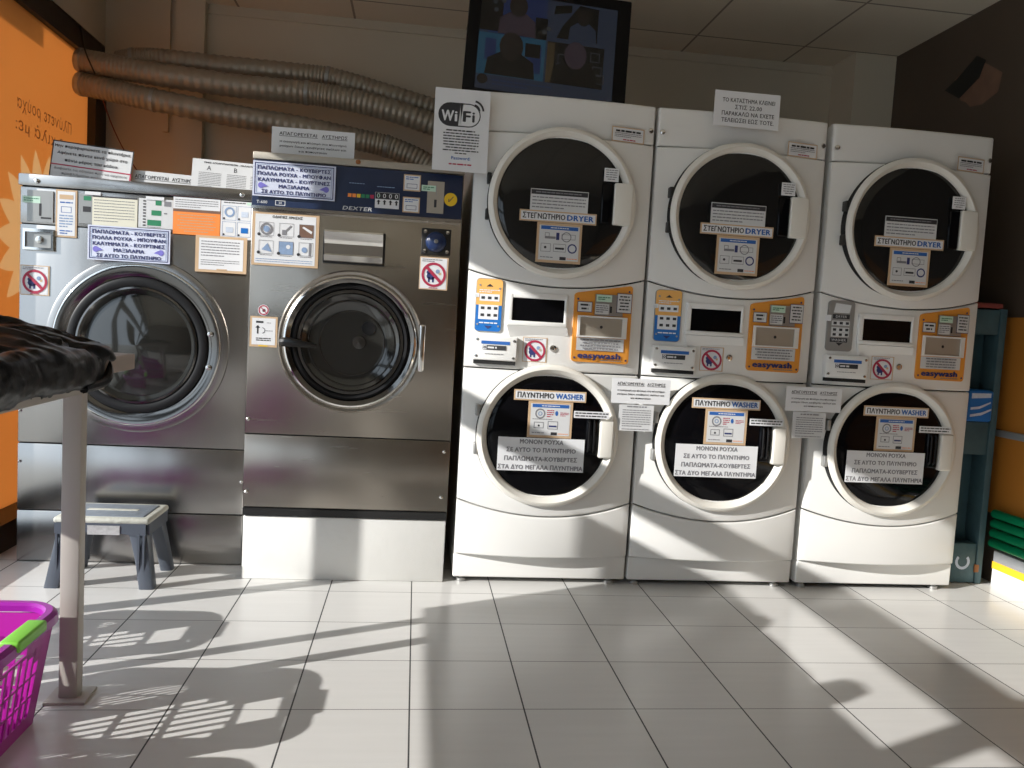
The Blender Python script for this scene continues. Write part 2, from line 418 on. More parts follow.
# ------------------------------------------------------------------ shared sticker drawings
def prohibition(mb, x0, x1, z0, z1, y):
    """white sticker: red ring and slash over a small blue animal"""
    w_, h_ = x1-x0, z1-z0; cx = (x0+x1)/2; cz = z0+h_*.46; R = w_*.43
    mb.rect(x0, x1, z0, z1, y, 'tape'); y -= .0006
    mb.rect(x0+w_*.03, x1-w_*.05, z0+h_*.03, z1-h_*.03, y, 'paper'); y -= .0006
    mb.bars(x0+w_*.08, x1-w_*.2, z1-h_*.16, z1-h_*.05, 2, y, 'inkgrey')
    mb.disc(cx-R*.22, cz-R*.12, R*.36, y, 'inknavy', 12, R*.30); mb.disc(cx-R*.42, cz+R*.18, R*.17, y, 'inknavy', 10)
    mb.rect(cx-R*.45, cx-R*.3, cz-R*.62, cz-R*.2, y, 'inknavy'); mb.rect(cx-R*.12, cx+R*.04, cz-R*.62, cz-R*.2, y, 'inknavy')
    mb.disc(cx+R*.32, cz+R*.28, R*.18, y, 'printblue', 10); mb.disc(cx+R*.5, cz+R*.1, R*.12, y, 'tape', 10)
    y -= .0006
    mb.annulus(cx, cz, R*.80, R, y, 'inkred')
    d = R*.9*math.sqrt(.5); t = R*.085
    mb.poly([(cx-d-t, cz+d-t), (cx+d-t, cz-d-t), (cx+d+t, cz-d+t), (cx-d+t, cz+d+t)], y-.0005, 'inkred')
    mb.bars(cx-w_*.15, cx+w_*.15, z0+h_*.03, z0+h_*.08, 1, y, 'inkred', last=1)

def instruction_sheet(mb, x0, x1, z0, z1, y, head='inkblue', wash=False):
    w_, h_ = x1-x0, z1-z0
    mb.rect(x0, x1, z0, z1, y, 'tape'); y -= .0006; t = w_*.055
    mb.rect(x0+t, x1-t, z0+t, z1-t, y, 'papergrey'); y -= .0006
    mb.rect(x0+t*1.6, x1-t*1.6, z1-h_*.17, z1-h_*.08, y, head); mb.bars(x0+w_*.3, x1-w_*.3, z1-h_*.15, z1-h_*.10, 1, y-.0005, 'paper', last=1)
    X = lambda u: x0+u*w_
    Z = lambda v: z0+v*h_
    if wash:
        mb.annulus(X(.27), Z(.66), w_*.085, w_*.115, y, 'inkgrey', 16); mb.annulus(X(.27), Z(.66), w_*.03, w_*.05, y, 'printblue', 12)
        mb.bars(X(.42), X(.58), Z(.56), Z(.78), 4, y, 'inkred'); mb.disc(X(.64), Z(.68), w_*.035, y, 'inkblue', 10, h_*.07)
        mb.bars(X(.72), X(.92), Z(.60), Z(.72), 3, y, 'inkred'); mb.bars(X(.1), X(.85), Z(.49), Z(.53), 1, y, 'inkgrey')
        mb.frame(X(.14), X(.36), Z(.26), Z(.43), w_*.014, y, 'inkgrey'); mb.disc(X(.25), Z(.33), w_*.025, y, 'ink', 8)
        mb.frame(X(.45), X(.68), Z(.24), Z(.46), w_*.014, y, 'inkgrey'); mb.rect(X(.48), X(.65), Z(.30), Z(.345), y, 'inknavy')
    else:
        mb.rect(X(.18), X(.42), Z(.60), Z(.66), y, 'inkgrey'); mb.frame(X(.18), X(.28), Z(.64), Z(.75), w_*.012, y, 'inkgrey')
        mb.rect(X(.43), X(.50), Z(.58), Z(.76), y, 'inknavy'); mb.annulus(X(.66), Z(.66), w_*.09, w_*.11, y, 'inkgrey', 16)
        mb.frame(X(.55), X(.86), Z(.60), Z(.73), w_*.01, y, 'inkgrey')
        mb.frame(X(.1), X(.32), Z(.27), Z(.48), w_*.01, y, 'inkgrey'); mb.disc(X(.2), Z(.38), w_*.03, y, 'ink', 8)
        mb.frame(X(.38), X(.66), Z(.28), Z(.48), w_*.01, y, 'inkgrey'); mb.rect(X(.42), X(.62), Z(.34), Z(.39), y, 'ink')
        mb.annulus(X(.80), Z(.38), w_*.075, w_*.105, y, 'inknavy', 18)
    mb.bars(X(.1), X(.38), Z(.11), Z(.16), 1, y, 'inkgrey', last=1)
    mb.rect(X(.53), X(.67), Z(.08), Z(.16), y, 'ink'); mb.bars(X(.69), X(.92), Z(.10), Z(.14), 1, y, 'inkorange', last=1)

# ------------------------------------------------------------------ stacked washer dryers
W, BULGE = .680, .045
def bul(u): return -BULGE*(1-((u-W/2)/(W/2))**2)
def warp(x, y, z): return (x, y+bul(min(max(x, 0), W)), z)
def seam_hi(u): return 1.197-.050*(1-((u-W/2)/(W/2))**2)
def seam_lo(u): return .328-.054*(1-((u-W/2)/(W/2))**2)
def panel(mb, zlo, zhi, m, r=.010, u0=.002, u1=W-.002, back=.03, bf=1.):
    """bulged front panel between two edge curves, with rounded borders"""
    us = [u0, u0+r*.13, u0+r*.5, u0+r]+[u0+r+(u1-u0-2*r)*k/30 for k in range(1, 30)]+[u1-r, u1-r*.5, u1-r*.13, u1]
    def drop(d): return 0 if d >= r else r-math.sqrt(max(0, r*r-(r-d)**2))
    vs = []; fs = []; nt = 9
    for u in us:
        a, b = zlo(u), zhi(u)
        zs = [a, a+r*.13, a+r*.5, a+r, (a+b)/2, b-r, b-r*.5, b-r*.13, b]
        for z in zs: vs.append((u, bul(u)*bf+drop(min(u-u0, u1-u))+drop(min(z-a, b-z)), z))
    nu = len(us)
    for i in range(nu-1):
        for j in range(nt-1): fs.append((i*nt+j, (i+1)*nt+j, (i+1)*nt+j+1, i*nt+j+1))
    loop = [i*nt for i in range(nu)]+[(nu-1)*nt+j for j in range(1, nt)]+[i*nt+nt-1 for i in range(nu-2, -1, -1)]+[j for j in range(nt-2, 0, -1)]
    base = len(vs)
    for k in loop: x, y, z = vs[k]; vs.append((x, back, z))
    n = len(loop)
    for i in range(n): j = (i+1) % n; fs.append((loop[j], loop[i], base+i, base+j))
    return mb.add(vs, fs, m, True)

def program_plate(style, parent):
    mb = MB(); x0, x1, z0, z1 = .033, .132, .968, 1.166
    def rr(x0, x1, z0, z1, r, n=5):
        p = []
        for cx, cz, a in ((x1-r, z0+r, -PI/2), (x1-r, z1-r, 0), (x0+r, z1-r, PI/2), (x0+r, z0+r, PI)):
            p += [(cx+r*math.cos(a+PI/2*k/n), cz+r*math.sin(a+PI/2*k/n)) for k in range(n+1)]
        return p
    base = 'greymetal'
    mb.prism(rr(x0, x1, z0, z1, .014), -.006, .004, base); y = -.0066
    cx = (x0+x1)/2
    if style == 'colour':
        zm = 1.075
        mb.poly([p for p in rr(x0+.002, x1-.002, z0+.002, zm, .012)], y, 'blue'); mb.poly(rr(x0+.002, x1-.002, zm-.006, z1-.002, .012), y-.0003, 'orangelt')
        mb.rect(x0+.002, x1-.002, zm-.008, zm+.01, y-.0005, 'orangelt'); y -= .001
        mb.rect(x0+.014, x1-.012, 1.082, 1.108, y, 'paper'); mb.rect(x0+.012, x1-.014, 1.014, 1.068, y, 'paper')
        for zz in (1.094, 1.056, 1.030):
            for k in range(3): mb.rect(x0+.020+.024*k, x0+.033+.024*k, zz-.005, zz+.005, y-.0005, 'ink')
        mb.bars(x0+.012, x1-.01, 1.112, 1.126, 2, y, 'paper'); mb.bars(x0+.016, x1-.016, .996, 1.006, 1, y, 'paper', last=1)
        mb.poly([(cx-.013, 1.136), (cx+.013, 1.136), (cx, 1.146)], y, 'ink'); mb.poly([(cx-.014, .990), (cx, .979), (cx+.014, .990)], y, 'inknavy')
        for sx, sz in ((x0+.014, 1.14), (x1-.012, 1.13), (x0+.01, .995), (x1-.012, .99)): mb.disc(sx, sz, .004, y-.0005, 'greymetal', 8)
        mb.rect(x0-.008, x0+.012, 1.095, 1.11, y-.001, 'paper'); mb.disc(x0+.0, 1.10, .007, y-.0015, 'papergrey', 8)
    else:
        y -= .0006
        mb.rect(x0+.018, x1-.018, 1.095, 1.112, y, 'ink'); mb.text('DRYER', cx, 1.1035, .009, y-.0006, 'papergrey', maxw=.055)
        mb.rect(x0+.014, x1-.02, 1.003, 1.02, y, 'ink'); mb.text('WASHER', cx-.003, 1.0115, .009, y-.0006, 'papergrey', maxw=.06)
        mb.poly([(cx-.014, 1.001), (cx, .989), (cx+.014, 1.001)], y, 'ink')
        for zz in (1.078, 1.052, 1.033):
            mb.rect(x0+.016, x1-.016, zz-.009, zz+.009, y, 'papergrey')
            for k in range(3): mb.rect(x0+.022+.023*k, x0+.034+.023*k, zz-.005, zz+.005, y-.0005, 'ink')
        mb.poly([(x0+.02, 1.118), (x1-.02, 1.118), (x1-.014, 1.15), (x0+.026, 1.156)], y, 'papergrey'); mb.rect(x0-.01, x0+.012, 1.085, 1.108, y-.001, 'paper')
    return mb.build('program_plate', parent, warp=warp)

def payment_panel(parent):
    mb = MB(); x0, x1 = .400, .630
    r = .012; o = [(x0+.0, .887), (x0+.003, .879), (x0+.01, .875), (x1-.01, .872), (x1-.003, .876), (x1, .884), (x1, 1.160), (x1-.004, 1.168), (x1-.012, 1.170), (x0+.012, 1.134), (x0+.004, 1.130), (x0, 1.122)]
    # subdivide so that the plate follows the curved front
    mb.prism(o, -.007, .004, 'orange'); y = -.0078
    for p in ((x0+.014, 1.110), (x1-.014, 1.148), (x0+.012, .890), (x1-.012, .886)): mb.disc(p[0], p[1], .0042, y, 'inknavy', 8)
    mb.rect(.413, .470, 1.062, 1.101, y, 'inknavy'); mb.rect(.415, .468, 1.064, 1.099, y-.0005, 'papergrey'); mb.bars(.419, .464, 1.068, 1.096, 2, y-.001, 'ink', .5, True)
    mb.text('easywash', .510, .9005, .021, y, 'inknavy', w=.168, bold=.045); mb.bars(.515, .60, .879, .886, 1, y, 'inkgrey', last=1)
    mb.rect(.417, .606, .918, .966, y, 'papergrey'); mb.bars(.425, .600, .921, .964, 4, y-.0006, 'inkgrey', .4, True, .8)
    P = mb.build('payment_panel', parent, warp=warp)
    c = MB(); c.box(.480, .592, -.012, -.0085, 1.052, 1.132, 'greymetal')
    c.rect(.484, .545, 1.104, 1.130, -.0125, 'mint'); c.bars(.490, .54, 1.11, 1.124, 2, -.013, 'green'); c.rect(.482, .536, 1.058, 1.096, -.0125, 'papergrey'); c.bars(.484, .532, 1.062, 1.093, 4, -.013, 'inkgrey')
    c.rect(.5395, .5475, 1.064, 1.088, -.0126, 'ink')
    c.rect(.566, .627, 1.066, 1.140, -.0126, 'inknavy'); c.rect(.568, .625, 1.068, 1.138, -.0131, 'papergrey'); c.bars(.573, .620, 1.074, 1.134, 5, -.0136, 'ink', .4, True, .9)
    c.build('coin_plate', P, warp=warp)
    t = MB(); X0, X1, Z0, Z1 = .416, .612, .968, 1.049
    for a in ((X0, X1, Z1-.006, Z1), (X0, X1, Z0, Z0+.006), (X0, X0+.009, Z0+.006, Z1-.006), (X1-.018, X1, Z0+.006, Z1-.006)): t.box(a[0], a[1], -.018, -.0085, a[2], a[3], 'whitetrim')
    t.box(X0+.009, X1-.018, -.0105, -.0085, Z0+.006, Z1-.006, 'beigeplate'); t.disc((X0+X1)/2-.004, (Z0+Z1)/2, .006, -.0112, 'ink', 10)
    t.build('coin_return_tray', P, warp=warp)
    return P

def make_stack(style):
    root = thing('stacked_washer_dryer', '-', 'washer dryer')
    mb = MB(); mb.box(.004, W-.004, .03, .76, .02, 1.846, 'enamel'); mb.box(.010, W-.010, .012, .03, .03, 1.82, 'seam')
    mb.build('cabinet', root)
    p = panel(MB(), lambda u: 1.7065, lambda u: 1.850, 'enamel', .009, bf=.35); p.build('top_panel', root)
    p = panel(MB(), lambda u: seam_hi(u)+.0025, lambda u: 1.7025, 'enamel', .005)
    dp = p.build('dryer_panel', root)
    for lx in (.018, W-.018): mb = MB(); mb.lathe(lx, 1.757, [(.010, .001), (.009, -.004), (.004, -.0055), (.0001, -.0055)], 'chrome', 14); mb.build('lock', dp, warp=warp)
    mb = MB(); mb.rect(.505, .635, 1.702, 1.757, -.0010, 'tape'); mb.rect(.509, .631, 1.706, 1.753, -.0016, 'paper'); mb.bars(.520, .620, 1.736, 1.748, 1, -.0022, 'ink', .55, False, 1); mb.bars(.516, .624, 1.718, 1.737, 3, -.0022, 'inkgrey', .35); mb.bars(.55, .60, 1.707, 1.715, 1, -.0022, 'inkred', last=1)
    mb.build('warning_sticker', dp, warp=warp)
    p = panel(MB(), lambda u: .8335, lambda u: seam_hi(u)-.0025, 'enamel', .006); cp = p.build('control_panel', root)
    # display pod
    mb = MB(); X0, X1, Z0, Z1 = .150, .376, .998, 1.122
    mb.rbox(X0, X1, -.010, .006, 1.100, Z1, .004, 'enamel'); mb.rbox(X0, X1, -.016, .006, Z0, 1.016, .005, 'enamel'); mb.rbox(X0, .170, -.010, .006, Z0+.006, Z1-.006, .004, 'enamel'); mb.rbox(.364, X1, -.010, .006, Z0+.006, Z1-.006, .004, 'enamel')
    mb.hexa([(.165, -.002, .955), (.385, -.002, .968), (.385, .004, .968), (.165, .004, .955), (.150, -.018, .998), (.376, -.018, .998), (.376, .004, .998), (.150, .004, .998)], 'enamel')
    bz = mb.build('display_bezel', cp, warp=warp)
    MB().box(.168, .366, -.004, .004, 1.013, 1.103, 'glass_black').build('display', bz, warp=warp)
    program_plate(style, cp)
    # coin box with its screws and label
    mb = MB(); mb.rbox(.030, .194, -.026, .004, .862, .953, .006, 'enamel'); mb.box(.036, .19, -.018, .003, .848, .861, 'seam')
    y = -.0266
    mb.rect(.060, .165, .923, .935, y, 'inkblue'); mb.rect(.066, .152, .902, .919, y, 'ink'); mb.rect(.068, .080, .903, .918, y-.0005, 'paper'); mb.annulus(.074, .9105, .002, .005, y-.001, 'ink', 10); mb.bars(.084, .118, .905, .916, 1, y-.0005, 'papergrey', .6, False, 1)
    mb.bars(.075, .145, .884, .890, 1, y, 'inkgrey', .4, False, 1)
    for p in ((.044, .940), (.181, .938), (.042, .878), (.180, .874)): mb.lathe(p[0], p[1], [(.0055, y+.0005), (.005, y-.0015), (0, y-.002)], 'chrome', 10)
    mb.build('coin_box', cp, warp=warp)
    mb = MB(); prohibition(mb, .216, .308, .864, .957, -.0012); mb.build('prohibition_sticker', cp, warp=warp)
    mb = MB(); mb.lathe(.330, .919, [(.013, .001), (.012, -.005), (.007, -.006), (.006, -.003), (0, -.003)], 'chrome', 18); mb.build('lock', cp, warp=warp)
    payment_panel(cp)
    p = panel(MB(), lambda u: seam_lo(u)+.0025, lambda u: .8285, 'enamel', .006); p.build('washer_panel', root)
    p = panel(MB(), lambda u: .115, lambda u: seam_lo(u)-.0025, 'enamel', .006); p.build('kick_panel', root)
    MB().rbox(.001, W-.001, 0.008, .74, .020, .113, .006, 'enamel').build('plinth', root)
    for x in (.035, W-.06):
        for y in (.03, .68): MB().lathe(0, 0, [(.018, 0), (.018, .012), (.010, .013), (.010, .021)], 'greymetal', 14).build('foot', root, loc=(x, y, 0), rot=(PI/2, 0, 0))

    def ring(cx, cz, Ro, Ri, name):
        y = -.048
        mb = MB()
        mb.lathe(cx, cz, [(Ro-.004, y+.004), (Ro, y), (Ro-.002, y-.010), (Ro-.008, y-.016), (Ro-.018, y-.018), (Ri+.012, y-.012), (Ri+.004, y-.007), (Ri, y-.001), (Ri-.002, y+.012)], 'ring', 96)
        mb.lathe(cx, cz, [(Ro+.001, .03), (Ro+.001, y+.012), (Ro-.004, y+.004)], 'seam', 96)  # dark collar paints the shadow line in the gap behind the door
        return mb, y
    # dryer door
    cx, cz, Ro, Ri = .333, 1.456, .277, .243
    mb, y = ring(cx, cz, Ro, Ri, 'dryer_door'); dd = mb.build('dryer_door', root)
    g = MB(); g.lathe(cx, cz, [(Ri+.001, y+.006), (Ri-.01, y+.001), (Ri-.05, y-.004), (Ri*.5, y-.008), (0.0001, y-.009)], 'glass_dark', 72); g.build('door_glass', dd)
    h = MB(); h.rbox(.523, .594, y-.021, y+.01, 1.390, 1.544, .006, 'ring'); h.build('handle', dd)
    h = MB(); h.rbox(.477, .521, y-.014, y+.004, 1.392, 1.541, .006, 'glass_black'); h.build('handle_recess', dd)
    for z in (1.53, 1.40): MB().rbox(.050, .066, y+.0, y+.03, z-.02, z+.02, .004, 'black').build('hinge', dd)
    s = MB(); yy = y-.0125; s.box(.174, .462, yy, yy+.003, 1.383, 1.424, 'tape'); s.rect(.179, .457, 1.388, 1.419, yy-.0006, 'paper')
    s.text('ΣΤΕΓΝΩΤΗΡΙΟ', .186, 1.4035, .019, yy-.0012, 'ink', w=.158, align='l', bold=.026); s.text('DRYER', .352, 1.4035, .019, yy-.0012, 'inkblue', w=.098, align='l', bold=.034)
    s.build('name_sticker', dd)
    s = MB(); s.box(.211, .427, yy+.001, yy+.003, 1.424, 1.502, 'papergrey'); s.rect(.213, .425, 1.482, 1.499, yy+.0004, 'ink'); s.bars(.23, .40, 1.486, 1.495, 1, yy-.0002, 'inkgrey', last=1); s.bars(.218, .418, 1.430, 1.478, 4, yy+.0004, 'inkgrey', .35); s.build('price_card', dd)
    s = MB(); instruction_sheet(s, .242, .411, 1.236, 1.382, yy+.002); s.box(.242, .411, yy+.0022, yy+.004, 1.236, 1.382, 'tape'); s.build('instruction_sticker', dd)
    s = MB(); s.box(.480, .535, y-.017, y-.015, 1.547, 1.595, 'paper'); s.bars(.484, .531, 1.551, 1.592, 5, y-.0175, 'inkgrey', .4, True); s.build('safety_sticker', dd)
    # washer door
    cx, cz, Ro, Ri = .331, .5865, .2715, .234
    mb, y = ring(cx, cz, Ro, Ri, 'washer_door'); wd = mb.build('washer_door', root)
    g = MB(); g.lathe(cx, cz, [(Ri+.001, y+.006), (Ri-.01, y+.001), (Ri-.05, y-.004), (Ri*.5, y-.008), (0.0001, y-.009)], 'glass_black', 72); g.build('door_glass', wd)
    h = MB(); h.rbox(.524, .580, y-.025, y+.01, .513, .660, .008, 'ring'); h.build('handle', wd)
    h = MB(); h.rbox(.474, .522, y-.014, y+.004, .520, .668, .008, 'glass_black')
    for xx in (.484, .503): h.tube([(xx, y-.012, .535), (xx, y-.022, .545), (xx, y-.024, .60), (xx, y-.022, .645), (xx, y-.012, .655)], .0035, 'rubber', 6)
    h.build('handle_recess', wd)
    for z in (.675, .53): MB().rbox(.052, .068, y+.0, y+.03, z-.022, z+.022, .004, 'greymetal').build('hinge', wd)
    yy = y-.0125
    s = MB(); s.box(.192, .466, yy, yy+.003, .721, .761, 'tape'); s.rect(.197, .461, .726, .756, yy-.0006, 'paper')
    s.text('ΠΛΥΝΤΗΡΙΟ', .205, .741, .019, yy-.0012, 'ink', w=.138, align='l', bold=.026); s.text('WASHER', .350, .741, .019, yy-.0012, 'inkblue', w=.105, align='l', bold=.034)
    s.build('name_sticker', wd)
    s = MB(); instruction_sheet(s, .249, .418, .582, .720, yy+.002, wash=True); s.box(.249, .418, yy+.0022, yy+.004, .582, .720, 'tape'); s.build('instruction_sticker', wd)
    s = MB(); s.box(.419, .555, y-.0335, y-.032, .665, .691, 'paper'); s.bars(.424, .550, .668, .689, 2, y-.034, 'ink', .45, False, .95); s.build('safety_sticker', wd)
    return root

YS = 3.03
protos = make_stack('colour')
stacks = [protos, copy_tree(protos)]
third = make_stack('black'); stacks.append(third)
for o, x, lab in zip(stacks, (.183, .872, 1.574), (
        'white stacked washer and dryer next to the blue-panelled steel washer, television above it',
        'white stacked washer and dryer in the middle of three, closing-hours paper on its top',
        'white stacked washer and dryer beside the teal pallet, with a grey programme plate')):
    o.location = (x, YS, 0); o['label'] = lab; o['group'] = 'stacked washers and dryers'
stacks[0].name = 'stacked_washer_dryer'

# ------------------------------------------------------------------ papers
def sheet(name, x0, x1, z0, z1, y, label, base='paper', cat='notice', group=None, draw=None, t=.0016, rot=None):
    mb = MB(); w_, h_ = x1-x0, z1-z0
    mb.box(0, w_, 0, t, 0, h_, base)
    if draw: draw(mb, w_, h_, -.0006)
    o = mb.build(name, loc=(x0, y, z0), rot=rot)
    return tag(o, label, cat, group)

def d_wifi(mb, w, h, y):
    # pill-shaped logo: white Wi on black, black Fi on white
    x0, x1, z0, z1 = .014, .167, h-.133, h-.049; r = (z1-z0)/2; cz = (z0+z1)/2
    def pill(a, b, q, yy, m, left=True, right=True, n=10):
        p = []
        p += [(b-q+q*math.cos(-PI/2+PI*k/n), cz+q*math.sin(-PI/2+PI*k/n)) for k in range(n+1)] if right else [(b, cz-q), (b, cz+q)]
        p += [(a+q+q*math.cos(PI/2+PI*k/n), cz+q*math.sin(PI/2+PI*k/n)) for k in range(n+1)] if left else [(a, cz+q), (a, cz-q)]
        mb.poly(p, yy, m)
    pill(x0, x1, r, y, 'ink'); pill(x0+.080, x1-.004, r-.004, y-.0005, 'paper', left=False)
    mb.poly([(x0+.073, cz-r+.004), (x0+.081, cz-r+.004), (x0+.088, cz+r-.004), (x0+.080, cz+r-.004)], y-.0005, 'paper')
    mb.text('W', x0+.034, cz-.005, .036, y-.0014, 'paper', w=.042, bold=.03); mb.text('i', x0+.064, cz-.005, .036, y-.0014, 'paper', bold=.03)
    mb.text('F', x0+.103, cz-.004, .036, y-.001, 'ink', w=.024, bold=.03); mb.text('i', x0+.127, cz-.004, .036, y-.001, 'ink', bold=.03)
    for rr in (.019, .033):
        a0, a1 = math.radians(5), math.radians(80)
        mb.lathe(x0+.125, cz+.016, [(rr, y-.0015), (rr+.007, y-.0015)], 'ink', 8, False, a0, a1)
    mb.bars(.045, w-.05, h-.150, h-.143, 1, y, 'ink', .7, False, 1); mb.bars(.03, w-.028, h-.232, h-.152, 8, y, 'ink', .42, True, .3)
    mb.rect(.042, w-.032, .010, .062, y-.0005, 'paper'); mb.text('Password:', w/2+.003, .047, .011, y-.001, 'inkblue', maxw=.08, bold=.02); mb.bars(.06, w-.055, .020, .030, 1, y-.001, 'inkred', .5, False, 1)
sheet('paper_notice', .029, .228, 1.541, 1.832, 2.972, 'white paper with a black wireless logo taped to the first dryer corner', draw=d_wifi)
def d_hours(mb, w, h, y):
    for k, t in enumerate(('ΤΟ ΚΑΤΑΣΤΗΜΑ ΚΛΕΙΝΕΙ', 'ΣΤΙΣ 22.00', 'ΠΑΡΑΚΑΛΩ ΝΑ ΕΧΕΤΕ', 'ΤΕΛΕΙΩΣΕΙ ΕΩΣ ΤΟΤΕ.')):
        mb.text(t, w*.52, h-.033-.0245*k, .0145, y, 'ink', maxw=w*.80, bold=.012)
sheet('paper_notice', 1.066, 1.322, 1.786, 1.916, 2.972, 'white closing-hours notice sticking up from the top of the middle dryer', draw=d_hours)
def d_forbid(mb, w, h, y, cut=3):
    mb.text('ΑΠΑΓΟΡΕΥΕΤΑΙ', w*.09, h*.79, h*.105, y, 'ink', w=w*.45, align='l', bold=.014); mb.text('ΑΥΣΤΗΡΩΣ', w*.60, h*.79, h*.105, y, 'ink', w=w*.31, align='l', bold=.014)
    mb.rect(w*.09, w*.55, h*.70, h*.715, y, 'ink'); mb.rect(w*.60, w*.91, h*.70, h*.715, y, 'ink')
    for k, t in enumerate(('Η εισαγωγή και πλύσιμο στα πλυντήρια', 'ρούχων ζώων, κουβέρτες σκύλων και', 'και παπουτσιών'), ):
        if k >= cut: break
        mb.text(t, w*.5, h*(.52-.15*k), h*.062, y, 'ink', w=w*(.80 if k < 2 else .34), bold=.02)
sheet('paper_notice', -.558, -.258, 1.568, 1.674, 3.10, 'white underlined ban paper standing on top of the navy-panelled steel washer', draw=d_forbid)
for x, lab in ((.744, 'white ban notice taped across the gap between the first and middle stacked machines'), (1.437, 'white ban notice taped across the gap between the middle and right stacked machines')):
    sheet('paper_notice', x, x+.228, .727, .822, 2.964, lab, draw=d_forbid, group='ban notices on the stacked machines')
def d_terms(mb, w, h, y):
    mb.bars(w*.22, w*.8, h*.87, h*.95, 1, y, 'inkgrey', .6, False, 1); mb.bars(w*.1, w*.92, h*.14, h*.82, 8, y, 'inkgrey', .36, False, .7); mb.bars(w*.1, w*.9, h*.03, h*.1, 1, y, 'inkgrey', .4, False, 1)
for x, lab in ((.779, 'small sheet of fine print under the ban notice left of the middle washer'), (1.474, 'small sheet of fine print under the ban notice left of the right-hand washer')):
    sheet('fine_print_sheet', x, x+.135, .622, .724, 2.969, lab, 'papergrey', draw=d_terms, group='fine print sheets on the stacked machines')
def d_only(mb, w, h, y):
    for t, z, ww in (('ΜΟΝΟΝ ΡΟΥΧΑ', .885, .50), ('ΣΕ ΑΥΤΟ ΤΟ ΠΛΥΝΤΗΡΙΟ', .635, .80), ('ΠΑΠΛΩΜΑΤΑ-ΚΟΥΒΕΡΤΕΣ', .37, .84), ('ΣΤΑ ΔΥΟ ΜΕΓΑΛΑ ΠΛΥΝΤΗΡΙΑ', .115, .98)):
        mb.text(t, w*.5, h*z, h*.125, y, 'inkgrey', w=w*ww, bold=.034)
for x, lab in ((.324, 'clothes-only paper on the washer door next to the blue-panelled steel washer'), (1.010, 'clothes-only paper on the washer door of the middle stacked machine'), (1.708, 'clothes-only paper on the washer door nearest the teal pallet')):
    sheet('clothes_only_notice', x, x+.329, .455, .581, 2.964, lab, draw=d_only, group='clothes-only papers on the washer doors')
def d_heavy(mb, w, h, y):
    mb.frame(w*.02, w*.98, h*.04, h*.96, .003, y, 'inknavy'); mb.frame(w*.045, w*.955, h*.085, h*.915, .0015, y, 'printblue')
    for t, z, ww in (('ΠΑΠΛΩΜΑΤΑ - ΚΟΥΒΕΡΤΕΣ', .82, .88), ('ΠΟΛΛΑ ΡΟΥΧΑ - ΜΠΟΥΦΑΝ', .65, .88), ('ΚΑΛΥΜΜΑΤΑ - ΚΟΥΡΤΙΝΕΣ', .48, .87), ('ΜΑΞΙΛΑΡΙΑ', .31, .37), ('ΣΕ ΑΥΤΟ ΤΟ ΠΛΥΝΤΗΡΙΟ', .14, .78)):
        mb.text(t, w*.5, h*z, h*.10, y-.0006, 'inknavy', w=w*ww, bold=.03)
    for cx, s in ((.10, 1), (.89, -1)):
        mb.disc(w*cx, h*.31, h*.085, y-.0006, 'violet', 12); mb.poly([(w*cx+s*h*.05, h*.26), (w*cx+s*h*.2, h*.29), (w*cx+s*h*.07, h*.37)][::s], y-.001, 'violet')
sheet('laminated_notice', -.602, -.313, 1.407, 1.530, 3.008, 'pale blue framed duvet notice covering the left of the navy control panel', 'paperblue', draw=d_heavy, group='pale blue duvet notices')
sheet('laminated_notice', -1.217, -.925, 1.152, 1.279, 3.168, 'pale blue framed duvet notice above the door of the left steel washer', 'paperblue', draw=d_heavy, group='pale blue duvet notices')
def d_framed(mb, w, h, y):
    mb.frame(0, w, 0, h, .004, y, 'ink'); mb.rect(0, w, h*.37, h*.40, y-.0005, 'inkred'); mb.rect(w-.005, w, 0, h*.4, y-.0005, 'inkred')
    for t, z, ww in (('Μην παραφορτώνετε τα πλυντήρια.', .87, .94), ('Αφήνετε πάντα κενό χώρο στο', .70, .86), ('πάνω μέρος του κάδου.', .52, .66)): mb.text(t, w*.5, h*z, h*.07, y-.0006, 'ink', w=w*ww, bold=.02)
    for t, z, ww in (('Διαβάστε τις οδηγίες πριν να αρχίσετε', .29, .9), ('προβλήματα καλέστε στο', .17, .7)): mb.text(t, w*.5, h*z, h*.055, y-.0006, 'inkgrey', w=w*ww, bold=.01)
    mb.rect(w*.32, w*.38, h*.03, h*.09, y, 'inkred'); mb.bars(w*.42, w*.68, h*.03, h*.08, 1, y, 'inkgrey', last=1)
def d_abc(mb, w, h, y):
    mb.text('ΤΙΜΕΣ ΑΠΟΡΡΥΠΑΝΤΙΚΩΝ - ΜΑΛΑΚΤΙΚΩΝ', w*.55, h*.90, h*.05, y, 'ink', w=w*.78, bold=.02)
    for t, x in (('A', .24), ('B', .62), ('C', .91)): mb.text(t, w*x, h*.73, h*.14, y, 'ink')
    for a, b in ((.10, .42), (.50, .78), (.84, .98)): mb.bars(w*a, w*b, h*.12, h*.60, 9, y, 'inkgrey', .35)
t_ = -.09
sheet('framed_notice', -1.400, -1.108, 1.452, 1.598, 3.27, 'black-framed notice with a red line, on the left steel washer by the orange window', 'papergrey', draw=d_framed, rot=(t_, math.radians(4.2), 0))
